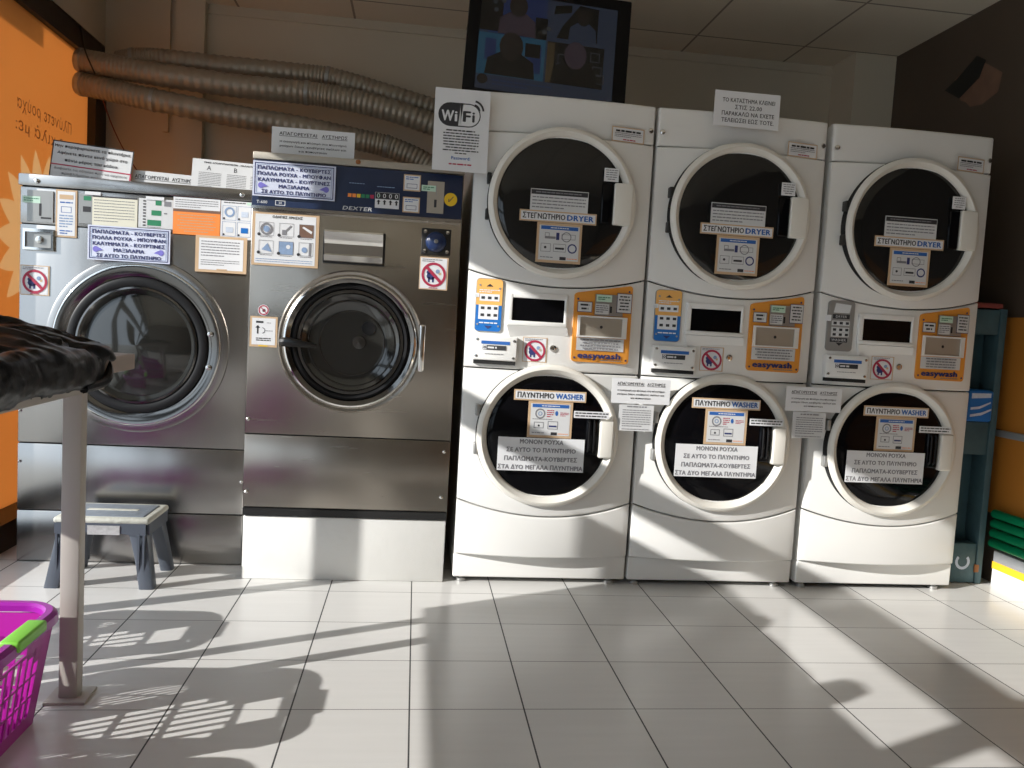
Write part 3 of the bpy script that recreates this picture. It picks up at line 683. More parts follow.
sheet('paper_notice', -1.108, -.872, 1.442, 1.510, 3.29, 'low white ban paper standing on the left steel washer between two taller papers', 'papergrey', draw=lambda mb, w, h, y: (mb.text('ΑΠΑΓΟΡΕΥΕΤΑΙ', w*.04, h*.66, h*.19, y, 'ink', w=w*.52, align='l', bold=.014), mb.text('ΑΥΣΤΗΡΩΣ', w*.62, h*.66, h*.19, y, 'ink', w=w*.36, align='l', bold=.014), mb.rect(w*.04, w*.99, h*.50, h*.525, y, 'ink'), mb.bars(w*.04, w*.9, h*.16, h*.28, 1, y, 'ink', .7, False, 1)), rot=(t_, math.radians(1.6), 0))
sheet('price_list', -.880, -.620, 1.446, 1.566, 3.25, 'grey-white price list headed A B C on the left steel washer', 'papergrey', draw=d_abc, rot=(t_, math.radians(1.5), 0))

# ------------------------------------------------------------------ left steel washer
LW = thing('steel_washer', 'big bare stainless steel washer at the far left by the orange window', 'washing machine', (0, 3.19, 0), 'industrial steel washers')
mb = MB(); mb.box(-1.460, -.638, .012, .80, .002, 1.425, 'steelv'); mb.box(-1.458, -.640, .006, .012, .004, 1.42, 'seam'); mb.build('cabinet', LW)
MB().rbox(-1.462, -.636, 0, .012, .004, .198, .003, 'steelv', 2).build('lower_panel', LW)
MB().rbox(-1.462, -.636, 0, .012, .202, .454, .003, 'steelv', 2).build('service_panel', LW)
fp = MB().rbox(-1.462, -.636, 0, .012, .458, 1.268, .003, 'steelv', 2).build('front_panel', LW)
cp = MB().rbox(-1.462, -.636, 0, .012, 1.271, 1.404, .003, 'steelv', 2).build('control_panel', LW)
mb = MB().rbox(-1.466, -.632, -.010, .80, 1.407, 1.450, .004, 'steelv', 2)
tp = mb.build('top_cover', LW)
def screw(parent, x, z, y, r=.010):
    MB().lathe(x, z, [(r, y+.001), (r*.9, y-.004), (r*.5, y-.006), (0.0001, y-.0065)], 'chrome', 14).build('screw', parent)
for x, z in ((-1.400, 1.424), (-.672, 1.428)): screw(tp, x, z, -.010)
for x, z in ((-1.455, .385), (-1.455, .575), (-.645, .33)): screw(LW, x, z, 0, .006)
# door: pressed flange, polished ring, black gasket with bolts, bowl glass
cx, cz = -1.037, .842
mb = MB(); mb.lathe(cx, cz, [(.332, 0.0), (.330, -.007), (.325, -.009), (.308, -.010), (.290, -.011)], 'steelv', 96)
mb.lathe(cx, cz, [(.304, -.008), (.303, -.020), (.300, -.022), (.297, -.022)], 'chrome', 96)
mb.lathe(cx, cz, [(.297, -.022), (.280, -.021), (.262, -.014), (.254, -.010)], 'darkchrome', 96)
dr = mb.build('washer_door', LW)
g = MB(); g.lathe(cx, cz, [(.256, -.008), (.254, -.017), (.248, -.020), (.226, -.020), (.220, -.016), (.218, -.004)], 'rubber', 80); g.build('door_gasket', dr)
for a in (12, -15): MB().lathe(cx+.272*math.cos(math.radians(a)), cz+.272*math.sin(math.radians(a)), [(.011, -.016), (.010, -.027), (.004, -.030), (0.0001, -.030)], 'chrome', 14).build('bolt', dr)
g = MB(); g.lathe(cx, cz, [(.222, -.006), (.219, -.022), (.212, -.024), (.207, -.018)], 'darkchrome', 72); g.lathe(cx, cz, [(.207, -.018), (.200, -.010), (.192, .0), (.12, -.028), (.0001, -.036)], 'glass_bowl', 72)
g.build('door_glass', dr)
mb = MB(); mb.box(-1.436, -1.346, -.005, 0, 1.278, 1.392, 'greymetal'); mb.rect(-1.452, -1.39, 1.345, 1.37, -.0056, 'mint'); mb.bars(-1.447, -1.395, 1.35, 1.365, 2, -.006, 'green'); mb.rect(-1.394, -1.386, 1.30, 1.345, -.0056, 'ink'); mb.rect(-1.388, -1.352, 1.29, 1.296, -.0056, 'ink'); mb.build('coin_plate', cp)
mb = MB()
for a in ((-1.448, -1.342, 1.240, 1.252), (-1.448, -1.342, 1.175, 1.184), (-1.448, -1.440, 1.184, 1.240), (-1.350, -1.342, 1.184, 1.240)): mb.box(a[0], a[1], -.010, 0, a[2], a[3], 'chrome')
mb.box(-1.440, -1.350, -.003, 0, 1.184, 1.240, 'greymetal'); mb.lathe(-1.392, 1.213, [(.014, -.003), (.013, -.009), (.006, -.011), (.0001, -.011)], 'chrome', 16); mb.build('coin_return_tray', fp)
s = MB(); s.box(-1.337, -1.263, -.004, -.0005, 1.228, 1.401, 'tape'); s.rect(-1.331, -1.269, 1.234, 1.395, -.0046, 'paper'); s.rect(-1.324, -1.276, 1.367, 1.383, -.0052, 'tape'); s.bars(-1.322, -1.278, 1.35, 1.36, 1, -.0052, 'inkblue', last=1); s.frame(-1.318, -1.282, 1.318, 1.34, .0015, -.0052, 'inkblue'); s.bars(-1.324, -1.276, 1.262, 1.312, 5, -.0052, 'printblue'); s.bars(-1.322, -1.278, 1.238, 1.256, 2, -.0052, 'inkblue'); s.build('price_sticker', cp)
s = MB(); s.box(-1.256, -1.208, -.004, -.0005, 1.284, 1.392, 'greymetal'); s.rect(-1.24, -1.214, 1.368, 1.384, -.0046, 'green'); s.rect(-1.242, -1.214, 1.326, 1.346, -.0046, 'ink')
s.box(-1.209, -1.050, -.005, -.0005, 1.280, 1.388, 'paperwarm'); s.rect(-1.209, -1.05, 1.383, 1.388, -.0055, 'ink'); s.bars(-1.203, -1.06, 1.292, 1.378, 8, -.0056, 'inkgrey', .22)
s.box(-1.046, -.923, -.004, -.0005, 1.283, 1.391, 'papergrey')
for k in range(9): s.rect(-1.030, -1.020, 1.379-.0112*k, 1.384-.0112*k, -.0046, 'ink')
for z0, z1, a in ((1.368, 1.386, -.986), (1.330, 1.349, -1.0), (1.292, 1.313, -1.014)): s.rect(a, -.965, z0, z1, -.0046, 'green')
s.rect(-.955, -.93, 1.366, 1.384, -.0046, 'inkgrey'); s.bars(-.955, -.935, 1.334, 1.345, 1, -.0046, 'inkgrey'); s.bars(-1.014, -.935, 1.284, 1.289, 1, -.0046, 'inkgrey')
s.box(-1.235, -1.18, -.0075, -.006, 1.389, 1.401, 'paper'); s.box(-1.02, -.955, -.0065, -.005, 1.387, 1.399, 'paper')
s.build('program_sticker', cp)
s = MB(); s.box(-.922, -.752, -.005, -.0005, 1.268, 1.405, 'inkorange'); s.rect(-.922, -.752, 1.362, 1.405, -.0056, 'paper'); s.rect(-.922, -.752, 1.352, 1.362, -.0056, 'skin'); s.bars(-.915, -.76, 1.366, 1.40, 4, -.0062, 'inkgrey', .3); s.bars(-.91, -.764, 1.275, 1.346, 7, -.0058, 'tape', .25, True); s.build('price_sticker', cp)
s = MB(); s.box(-.750, -.634, -.0045, -.0005, 1.262, 1.404, 'paper')
for i in range(2):
    for j in range(2):
        a = -.744+.055*i; b = 1.272+.060*j; s.frame(a, a+.05, b, b+.054, .0012, -.005, 'printblue'); s.disc(a+.006, b+.006, .004, -.0052, 'ink', 8)
        (s.annulus(a+.026, b+.030, .012, .019, -.0052, 'printblue', 14) if (i, j) == (0, 1) else s.rect(a+.014, a+.04, b+.014, b+.034, -.0052, 'blue' if (i, j) == (1, 0) else 'printpale'))
s.bars(-.74, -.66, 1.394, 1.401, 1, -.0052, 'ink', last=1); s.rect(-.655, -.64, 1.392, 1.402, -.0052, 'mint'); s.build('instruction_sticker', cp)
s = MB(); prohibition(s, -1.457, -1.356, 1.008, 1.118, -.0026); s.box(-1.457, -1.356, -.0024, -.0005, 1.008, 1.118, 'paper'); s.build('prohibition_sticker', fp)
def d_taped(mb, w, h, y):
    mb.rect(w*.07, w*.93, h*.07, h*.93, y, 'paper'); mb.bars(w*.11, w*.86, h*.42, h*.88, 6, y-.0006, 'inkgrey', .3); mb.bars(w*.11, w*.86, h*.18, h*.36, 3, y-.0006, 'inkgrey', .3); mb.rect(w*.42, w*.62, h*.07, h*.10, y-.0006, 'tape')
sheet('taped_notice', -.834, -.647, 1.132, 1.268, 3.168, 'white printed notice in a brown tape border right of the left washer door', 'tape', draw=d_taped)

# ------------------------------------------------------------------ blue-panelled steel washer
DX = thing('steel_washer', 'stainless steel washer with a navy control panel standing on a white block', 'washing machine', (0, 3.03, 0), 'industrial steel washers')
mb = MB(); mb.box(-.604, .150, .012, .95, .243, 1.540, 'steel'); mb.box(-.602, .148, .006, .012, .25, 1.53, 'seam'); mb.build('cabinet', DX)
MB().rbox(-.602, .147, 0.0, .93, 0, .240, .004, 'plinth', 2).build('base_block', DX)
MB().box(-.604, .148, -.006, .012, .243, .270, 'black').build('base_strip', DX)
MB().rbox(-.606, .150, 0, .012, .272, .544, .003, 'steel', 2).build('service_panel', DX)
fp = MB().rbox(-.606, .150, 0, .012, .548, 1.366, .003, 'steel', 2).build('front_panel', DX)
mb = MB().rbox(-.606, .146, -.012, .012, 1.372, 1.536, .004, 'navy', 2); mb.box(-.606, .146, -.016, .0, 1.364, 1.374, 'chrome')
cp = mb.build('control_panel', DX)
MB().rbox(-.608, .152, -.006, .95, 1.540, 1.566, .004, 'beigeplate', 2).build('top_cover', DX)
for x, z in ((.128, .505), (.125, .33), (-.595, .60), (-.593, .33)): screw(DX, x, z, 0, .007)
MB().lathe(-.237, 1.556, [(.009, -.006), (.008, -.010), (.0001, -.011)], 'rust', 12).build('screw', DX)
# control panel details
y = -.0126
mb = MB(); mb.text('DEXTER', -.2325, 1.388, .013, y, 'papergrey', w=.105, bold=.012, shear=.25); mb.text('T-600', -.588, 1.388, .010, y, 'paper', align='l', bold=.01); mb.frame(-.523, -.488, 1.379, 1.397, .002, y, 'paper'); mb.text('30', -.5055, 1.388, .008, y, 'paper')
for k, c in enumerate(('inkorange', 'inkorange', 'yellow', 'green', 'green', 'inkred')): mb.rect(-.268+.016*k, -.255+.016*k, 1.428, 1.441, y, c)
mb.bars(-.265, -.21, 1.476, 1.481, 1, y, 'printblue', .5, False, 1); mb.bars(-.165, -.10, 1.470, 1.475, 1, y, 'printblue', .5, False, 1)
mb.build('panel_lettering', cp)
mb = MB(); mb.box(-.170, -.083, y-.004, y, 1.396, 1.452, 'paper'); mb.rect(-.169, -.084, 1.428, 1.451, y-.0046, 'ink')
for k in range(4): mb.text('0', -.158+.0215*k, 1.440, .016, y-.0052, 'paper' if k else 'mint', w=.011); mb.poly([(-.160+.0215*k, 1.408), (-.154+.0215*k, 1.408), (-.154+.0215*k, 1.418), (-.150+.0215*k, 1.418), (-.157+.0215*k, 1.426), (-.164+.0215*k, 1.418), (-.160+.0215*k, 1.418)], y-.0046, 'ink')
mb.build('digit_sticker', cp)
for a, b in ((1.465, 1.524), (1.387, 1.443)):
    mb = MB(); mb.box(-.070, -.008, y-.0025, y, a, b, 'tape'); mb.rect(-.066, -.012, a+.004, b-.004, y-.003, 'paper'); mb.bars(-.062, -.016, b-.020, b-.006, 2, y-.0036, 'inkblue'); mb.frame(-.058, -.020, a+.010, a+.026, .0015, y-.0036, 'inknavy'); mb.build('price_sticker', cp)
mb = MB(); mb.box(.018, .079, y-.006, y, 1.391, 1.506, 'beigeplate'); mb.rect(.044, .053, 1.412, 1.440, y-.0066, 'ink'); mb.rect(.049, .052, 1.455, 1.495, y-.0066, 'greymetal'); mb.rect(-.004, .048, 1.468, 1.490, y-.007, 'mint'); mb.bars(.002, .042, 1.472, 1.486, 2, y-.0076, 'green'); mb.build('coin_plate', cp)
mb = MB(); mb.lathe(.104, 1.445, [(.024, y+.0), (.024, y-.002), (.0001, y-.002)], 'yellow', 28); mb.poly([(.097, 1.437), (.099, 1.435), (.115, 1.455), (.113, 1.457)], y-.0026, 'skin'); mb.rect(.096, .099, 1.436, 1.447, y-.0026, 'skin'); mb.build('round_sticker', cp)
# soap dispenser
mb = MB(); mb.rbox(-.350, -.126, -.008, .004, 1.186, 1.306, .003, 'black', 2); dsp = mb.build('soap_dispenser', fp)
mb = MB(); P = [(-.034, 1.303), (-.036, 1.297), (-.026, 1.268), (-.016, 1.256), (-.016, 1.220), (-.028, 1.214), (-.018, 1.195), (-.010, 1.192), (-.008, 1.303)]
n = len(P); mb.add([(-.344, a, b) for a, b in P]+[(-.134, a, b) for a, b in P], [tuple(range(n))]+[tuple(range(2*n-1, n-1, -1))]+[((i+1) % n, i, n+i, n+(i+1) % n) for i in range(n)], 'chrome')
mb.build('dispenser_lid', dsp)
# blue stop button
mb = MB(); mb.rbox(.005, .113, -.006, 0, 1.240, 1.337, .003, 'black', 2)
for sx in (.018, .100):
    for sz in (1.253, 1.324): mb.lathe(sx, sz, [(.008, -.006), (.007, -.009), (.0001, -.010)], 'chrome', 10)
sw = mb.build('switch_plate', fp)
mb = MB(); mb.lathe(.058, 1.288, [(.038, -.006), (.037, -.016), (.030, -.026), (.016, -.032), (.0001, -.033)], 'navybutton', 32); mb.lathe(.058, 1.288, [(.008, -.0325), (.007, -.035), (.0001, -.0355)], 'greymetal', 14); mb.build('stop_button', sw)
s = MB(); prohibition(s, .003, .108, 1.112, 1.232, -.0026); s.box(.003, .108, -.0024, -.0005, 1.112, 1.232, 'paper'); s.build('prohibition_sticker', fp)
s = MB(); s.lathe(-.553, 1.001, [(.020, -.001), (.020, -.002), (.0001, -.002)], 'paper', 24); s.annulus(-.553, 1.001, .014, .018, -.0026, 'inkred', 24); s.poly([(-.563, 1.009), (-.544, .990), (-.542, .992), (-.561, 1.011)], -.0028, 'inkred'); s.disc(-.552, 1.0, .006, -.0026, 'ink', 8); s.build('round_sticker', fp)
s = MB(); s.box(-.599, -.502, -.0024, -.0005, .867, .978, 'tape'); s.rect(-.592, -.509, .875, .972, -.003, 'paper'); s.bars(-.578, -.552, .953, .962, 1, -.0036, 'ink', .8, False, 1); s.bars(-.54, -.525, .953, .958, 1, -.0036, 'inkgrey', last=1); s.rect(-.574, -.569, .915, .940, -.0036, 'ink'); s.poly([(-.580, .936), (-.563, .936), (-.5715, .946)], -.0036, 'ink'); s.lathe(-.556, .927, [(.009, -.0036), (.011, -.0036)], 'ink', 12, False, -1.5, 1.5); s.bars(-.545, -.518, .924, .929, 1, -.0036, 'inkgrey', last=1); s.bars(-.583, -.518, .888, .902, 2, -.0036, 'ink', .5, True, .8); s.rect(-.567, -.535, .869, .873, -.0036, 'yellow'); s.build('door_sticker', fp)
def d_steps(mb, w, h, y):
    mb.rect(w*.04, w*.95, h*.04, h*.96, y, 'paper'); y -= .0006
    mb.text('ΟΔΗΓΙΕΣ ΧΡΗΣΗΣ', w*.52, h*.92, h*.045, y, 'ink', w=w*.45, bold=.02)
    for i in range(3):
        for j in range(2):
            a = w*(.10+.30*i); b = h*(.22+.34*j); ww, hh = w*.22, h*.25
            m = {(2, 1): 'skin', (1, 0): 'printblue'}.get((i, j), 'printpale')
            if m != 'printpale': mb.rect(a, a+ww, b, b+hh, y, m)
            mb.frame(a, a+ww, b, b+hh, .0012, y-.0004, 'inkgrey'); mb.disc(a, b+.004, .006, y-.0006, 'ink', 8)
            if (i, j) == (0, 1): mb.annulus(a+ww*.5, b+hh*.5, ww*.28, ww*.42, y-.0006, 'inkgrey', 16); mb.disc(a+ww*.5, b+hh*.5, ww*.22, y-.0006, 'printblue', 12)
            elif (i, j) == (2, 1): mb.poly([(a+ww*.2, b+hh*.75), (a+ww*.85, b+hh*.3), (a+ww*.9, b+hh*.5), (a+ww*.3, b+hh*.85)], y-.0006, 'paper')
            elif (i, j) == (1, 1): mb.rect(a+ww*.2, a+ww*.5, b+hh*.12, b+hh*.5, y-.0006, 'inkgrey'); mb.poly([(a+ww*.5, b+hh*.4), (a+ww*.85, b+hh*.8), (a+ww*.78, b+hh*.88), (a+ww*.45, b+hh*.5)], y-.0008, 'inkgrey')
            elif (i, j) == (1, 0): mb.disc(a+ww*.65, b+hh*.6, ww*.15, y-.0006, 'paper', 10)
            elif (i, j) == (2, 0): mb.rect(a+ww*.7, a+ww*.85, b, b+hh, y-.0006, 'inkgrey'); mb.disc(a+ww*.4, b+hh*.45, ww*.2, y-.0006, 'printblue', 10)
            else: mb.poly([(a+ww*.2, b+hh*.3), (a+ww*.9, b+hh*.15), (a+ww*.6, b+hh*.8)], y-.0006, 'printblue')
            mb.bars(a+ww*.1, a+ww, b-h*.035, b-h*.01, 1, y, 'inkgrey', .5, False, .9)
    mb.bars(w*.06, w*.92, h*.06, h*.14, 2, y, 'printblue', .3, False, 1)
sheet('instruction_board', -.601, -.366, 1.163, 1.354, 3.0255, 'six-picture instruction sheet in brown tape under the navy panel', 'tape', draw=d_steps)
# door
cx, cz = -.236, .901
mb = MB(); mb.lathe(cx, cz, [(.264, 0.0), (.263, -.010), (.257, -.016), (.247, -.014), (.240, -.020)], 'steel', 96)
mb.lathe(cx, cz, [(.244, -.010), (.243, -.026), (.238, -.033), (.233, -.035)], 'chrome', 96); mb.lathe(cx, cz, [(.233, -.035), (.222, -.030), (.214, -.020), (.210, -.014)], 'darkchrome', 96)
dr = mb.build('washer_door', DX)
g = MB(); g.lathe(cx, cz, [(.214, -.018), (.206, -.024), (.198, -.022), (.192, -.010)], 'rubber', 80); g.build('door_gasket', dr)
g = MB(); g.lathe(cx, cz, [(.198, -.012), (.192, -.020), (.182, -.020), (.176, -.012)], 'darkchrome', 72); g.lathe(cx, cz, [(.177, -.013), (.168, -.008), (.160, -.003), (.10, -.001), (.0001, -.001)], 'glass_bowl', 72)
for r in (.158, .118): g.lathe(cx+.004, cz-.004, [(r+.003, -.0035), (r+.001, -.0065), (r-.001, -.0065), (r-.003, -.0035)], 'darkchrome', 64)
g.lathe(cx+.062, cz+.055, [(.026, -.001), (.025, -.004), (.0001, -.0045)], 'rubber', 20); g.lathe(cx+.03, cz+.0, [(.026, -.001), (.024, -.006), (.0001, -.0075)], 'darkchrome', 20)  # dark and lighter discs imitate reflections on the glass
g.build('door_glass', dr)
h = MB(); h.tube([(-.478, -.030, .890), (-.455, -.050, .892), (-.42, -.058, .888), (-.375, -.056, .884), (-.355, -.048, .883)], .012, 'black', 10, radii=[.017, .018, .014, .010, .007]); h.build('handle', dr)
h = MB(); h.rbox(.012, .036, -.030, .004, .804, .982, .008, 'chrome', 3); h.build('hinge', dr)

# ------------------------------------------------------------------ exhaust ducts
def spline(pts, n):
    pts = [Vector(p) for p in pts]; P = [pts[0]*2-pts[1]]+pts+[pts[-1]*2-pts[-2]]; out = []
    for i in range(1, len(P)-2):
        for k in range(n):
            t = k/n; a, b, c, d = P[i-1], P[i], P[i+1], P[i+2]
            out.append(.5*((2*b)+(c-a)*t+(2*a-5*b+4*c-d)*t*t+(3*b-a-3*c+d)*t**3))
    out.append(pts[-1]); return out
def px(x, y, Y):
    d = _r*((x-512)/FPX)-_u*((y-384)/FPX)+_f; t = Y/d.y; return Vector((0, 0, 1))+d*t
def duct(pl, r, label, clamps):
    root = thing('exhaust_duct', label, 'duct', pl[0], 'exhaust ducts along the back wall')
    path = spline([Vector(p)-Vector(pl[0]) for p in pl], 34)
    d = MB(); d.tube(path, r, 'duct', 18, True, [r*(1+.035*(1 if (i//2) % 2 else -1)) for i in range(len(path))]); d.build('duct_hose', root, sharp=80)
    for k in clamps:
        c = path[int(k*(len(path)-1))]; t = (path[int(k*(len(path)-1))+1]-c).normalized()
        MB().tube([c-t*.008, c+t*.008], r*1.08, 'greymetal', 20).build('hose_clamp', root)
    return root
YD = 4.08
duct([(XL+.03, 4.10, px(76, 60, 4.1).z)]+[px(x, y, YD) for x, y in ((110, 66), (150, 73), (230, 85), (300, 92), (335, 97), (380, 107), (432, 124), (470, 140))], .054, 'upper ribbed metal duct leaving the wall beside the orange window', (.02, .52))
duct([(XL+.03, 4.10, px(76, 83, 4.1).z)]+[px(x, y, YD) for x, y in ((110, 90), (150, 99), (230, 115), (300, 127), (360, 140), (395, 149), (430, 166), (455, 190))], .052, 'lowest of the ribbed metal ducts, dropping behind the blue-panelled washer', (.02, .26, .72))
duct([px(x, y, YD+.11) for x, y in ((118, 62), (138, 59), (165, 60), (230, 67), (300, 74), (335, 79), (380, 92), (432, 108), (470, 120))], .050, 'thin-looking rear metal duct lying above and behind the other two', (.1, .60))
mb = MB(); mb.tube(spline([px(103, 100, 4.35), px(112, 125, 4.35), px(124, 150, 4.35), px(140, 175, 4.35)], 6), .003, 'cable', 6); tag(mb.build('cable'), 'thin red cable hanging against the back wall under the ducts', 'cable')
mb = MB(); mb.tube(spline([px(68, 0, 4.2), px(80, 25, 4.2), px(85, 50, 4.0), px(95, 74, 3.98)], 6), .004, 'black', 6); tag(mb.build('cable'), 'thin black cable hanging from the ceiling over the ducts', 'cable')

# ------------------------------------------------------------------ television
TV = thing('television', 'black flat television tilted forward above the first stacked dryer', 'television', (.485, 3.40, 1.925), None, (math.radians(-9), math.radians(2.5), math.radians(0)))
TW, THt = .345, .50
MB().rbox(-TW, TW, 0, .05, 0, THt, .006, 'tvbezel').build('housing', TV)
mb = MB().box(-.12, .12, .05, .20, .15, .35, 'frame').box(-.03, .03, .18, .62, .2, .28, 'frame'); mb.build('wall_bracket', TV)
mb = MB(); y = -.001; X0, X1, Z0, Z1 = -.295, .285, .028, .450
mb.rect(X0, X1, Z0, Z1, y, 'tvback')
U = lambda u: X0+u*(X1-X0)
V = lambda v: Z0+v*(Z1-Z0)
def sil(cx, z0, z1, w, hd, body, head, yy):
    c = U(cx); r = w*.24
    n = 12; p = [(c-w/2, V(z0)), (c+w/2, V(z0)), (c+w/2*.92, V(z0)+(V(z1)-V(z0))*.42), (c+w*.22, V(z0)+(V(z1)-V(z0))*.60), (c-w*.22, V(z0)+(V(z1)-V(z0))*.60), (c-w/2*.92, V(z0)+(V(z1)-V(z0))*.42)]
    mb.poly(p, yy, body); mb.disc(c, V(z0)+(V(z1)-V(z0))*.78, r, yy-.0004, head, 14, r*1.25)
y -= .0006
mb.rect(U(.06), U(.48), V(.58), V(1), y, 'tvblue'); mb.rect(U(.0), U(.16), V(.60), V(.98), y-.0003, 'tvdark'); mb.rect(U(.40), U(.49), V(.58), V(.8), y-.0003, 'tvdark')
sil(.27, .585, .97, .16, 0, 'tvskin', 'tvhair', y-.0006)
mb.rect(U(.0), U(.485), V(.15), V(.575), y, 'tvcyan'); sil(.24, .155, .55, .21, 0, 'tvdark', 'tvhair', y-.0006); mb.rect(U(.05), U(.13), V(.30), V(.52), y-.0004, 'tvblue'); mb.rect(U(.36), U(.46), V(.22), V(.50), y-.0004, 'tvblue'); mb.rect(U(.34), U(.45), V(.38), V(.52), y-.0005, 'tvdark')
mb.poly([(U(.56), V(.62)), (U(.86), V(.62)), (U(.86), V(.97)), (U(.72), V(.99)), (U(.6), V(.75))], y, 'tvdark'); mb.poly([(U(.53), V(.86)), (U(.66), V(.9)), (U(.66), V(.98)), (U(.54), V(.95))], y, 'tvdark'); sil(.75, .62, .93, .12, 0, 'tvback', 'tvhair', y-.0005)
mb.rect(U(.50), U(.92), V(.15), V(.575), y, 'tvdark'); mb.rect(U(.50), U(.555), V(.15), V(.56), y-.0003, 'tvocre'); sil(.71, .155, .55, .2, 0, 'tvdark', 'tvskin', y-.0006)
for a, b in ((.58, .36), (.66, .48), (.82, .42), (.84, .28), (.86, .2), (.57, .26)): mb.frame(U(a), U(a+.07), V(b), V(b+.1), .004, y-.0005, 'tvpale')
mb.disc(U(.05), V(.10), .022, y, 'tvhair', 14); mb.bars(U(.12), U(.55), V(.04), V(.12), 2, y, 'tvblue', .4, False, .6)
for a, b in ((.10, .90), (.16, .92), (.11, .82), (.47, .66), (.5, .7)): mb.disc(U(a), V(b), .010, y-.0008, 'tvpale', 8)
mb.build('screen', TV)

# ------------------------------------------------------------------ step stool
ST = thing('step_stool', 'slate grey plastic step stool with a worn cream-edged tread before the left steel washer', 'stool', (-1.055, 3.02, 0))
tw, td, bw, bd, hz = .148, .105, .186, .132, .248
def leg(sx, sy):
    mb = MB(); L_ = []
    n = 6
    for k in range(n+1):
        t = k/n; z = hz*.94*(1-t)
        x = sx*(tw*.98+(bw-tw)*t); y = sy*(td*.98+(bd-td)*t); w_ = .052+.022*(1-t)**2.5; d_ = .045+.02*(1-t)**2.5
        L_.append([(x-sx*w_, y, z), (x, y, z), (x, y-sy*d_, z), (x-sx*w_*.8, y-sy*d_, z)])
    vs = [p for r in L_ for p in r]; fs = [(a*4+i, a*4+(i+1) % 4, a*4+4+(i+1) % 4, a*4+4+i) for a in range(n) for i in range(4)]+[(0, 1, 2, 3), (n*4+3, n*4+2, n*4+1, n*4)]
    b = bmesh.new(); bv = [b.verts.new(v) for v in vs]
    for f in fs: b.faces.new([bv[i] for i in f])
    bmesh.ops.recalc_face_normals(b, faces=b.faces); bmesh.ops.bevel(b, geom=[e for e in b.edges if abs((e.verts[0].co-e.verts[1].co).normalized().z) > .5], offset=.008, segments=2, affect='EDGES', profile=.5)
    b.verts.index_update(); mb.bm(b, 'stool')
    for q in (.30, .62): mb.box(sx*bw*.0+sx*(tw+.012)-.0035-sx*.052*q, sx*(tw+.012)+.0035-sx*.052*q, sy*(td+.014)-.004, sy*(td+.014)+.004, .03, .19, 'stool')
    mb.build('leg', ST)
for sx in (-1, 1):
    for sy in (-1, 1): leg(sx, sy)
mb = MB(); mb.rbox(-tw-.012, tw+.012, -td-.012, td+.012, hz-.022, hz, .010, 'stooledge'); mb.rbox(-tw+.012, tw-.012, -td+.014, td-.014, hz-.012, hz+.003, .006, 'stooltop'); mb.rbox(-tw+.06, tw-.06, -.012, .012, hz, hz+.0045, .002, 'stooledge')
tr = mb.build('tread', ST)
mb = MB()
def apron(y0, y1, x0, x1):
    p = [(x0, hz-.016), (x0, hz-.07)]+[(x0+(x1-x0)*k/10, hz-.07+.022*math.sin(PI*k/10)) for k in range(1, 10)]+[(x1, hz-.07), (x1, hz-.016)]
    mb.prism(p, y0, y1, 'stool')
apron(-td-.010, -td-.002, -tw, tw); apron(td+.002, td+.010, -tw, tw)
mb.box(-tw-.010, -tw-.002, -td, td, hz-.06, hz-.016, 'stool'); mb.box(tw+.002, tw+.010, -td, td, hz-.06, hz-.016, 'stool')
mb.build('apron', ST)
MB().box(-.045, .062, -td-.0125, -td-.0105, hz-.058, hz-.026, 'silver').build('label_plate', ST)

# ------------------------------------------------------------------ folding table
TB = thing('table', 'grey-legged laundry table with a taupe top at the left edge, black bag on it', 'table', (-.84, 2.10, 0))
def loc(x, y): return x+.84, y-2.10
TB.rotation_euler = (0, 0, math.radians(2))
mb = MB(); mb.rbox(-1.32+.84, -.706+.84, .60-2.1, 2.15-2.1, .832, .872, .003, 'tabletop', 2); mb.build('tabletop', TB)
mb = MB()
for a in ((-1.27, -1.235, .66, 2.10), (-.80, -.762, .66, 2.10)): mb.box(a[0]+.84, a[1]+.84, a[2]-2.1, a[3]-2.1, .785, .831, 'legpaint')
for yy in (.66, 2.062): mb.box(-1.235+.84, -.80+.84, yy-2.1, yy+.038-2.1, .785, .831, 'legpaint')
mb.build('frame', TB)
for x, y in ((-.822, 2.08), (-.822, .70), (-1.25, 2.08), (-1.25, .70)):
    a, b = loc(x, y); mb = MB(); mb.rbox(a-.0225, a+.0225, b-.02, b+.02, .006, .784, .004, 'legpaint', 2); lg = mb.build('leg', TB)
    MB().box(a-.048, a+.048, b-.045, b+.045, 0, .007, 'legpaint').build('foot_plate', lg)

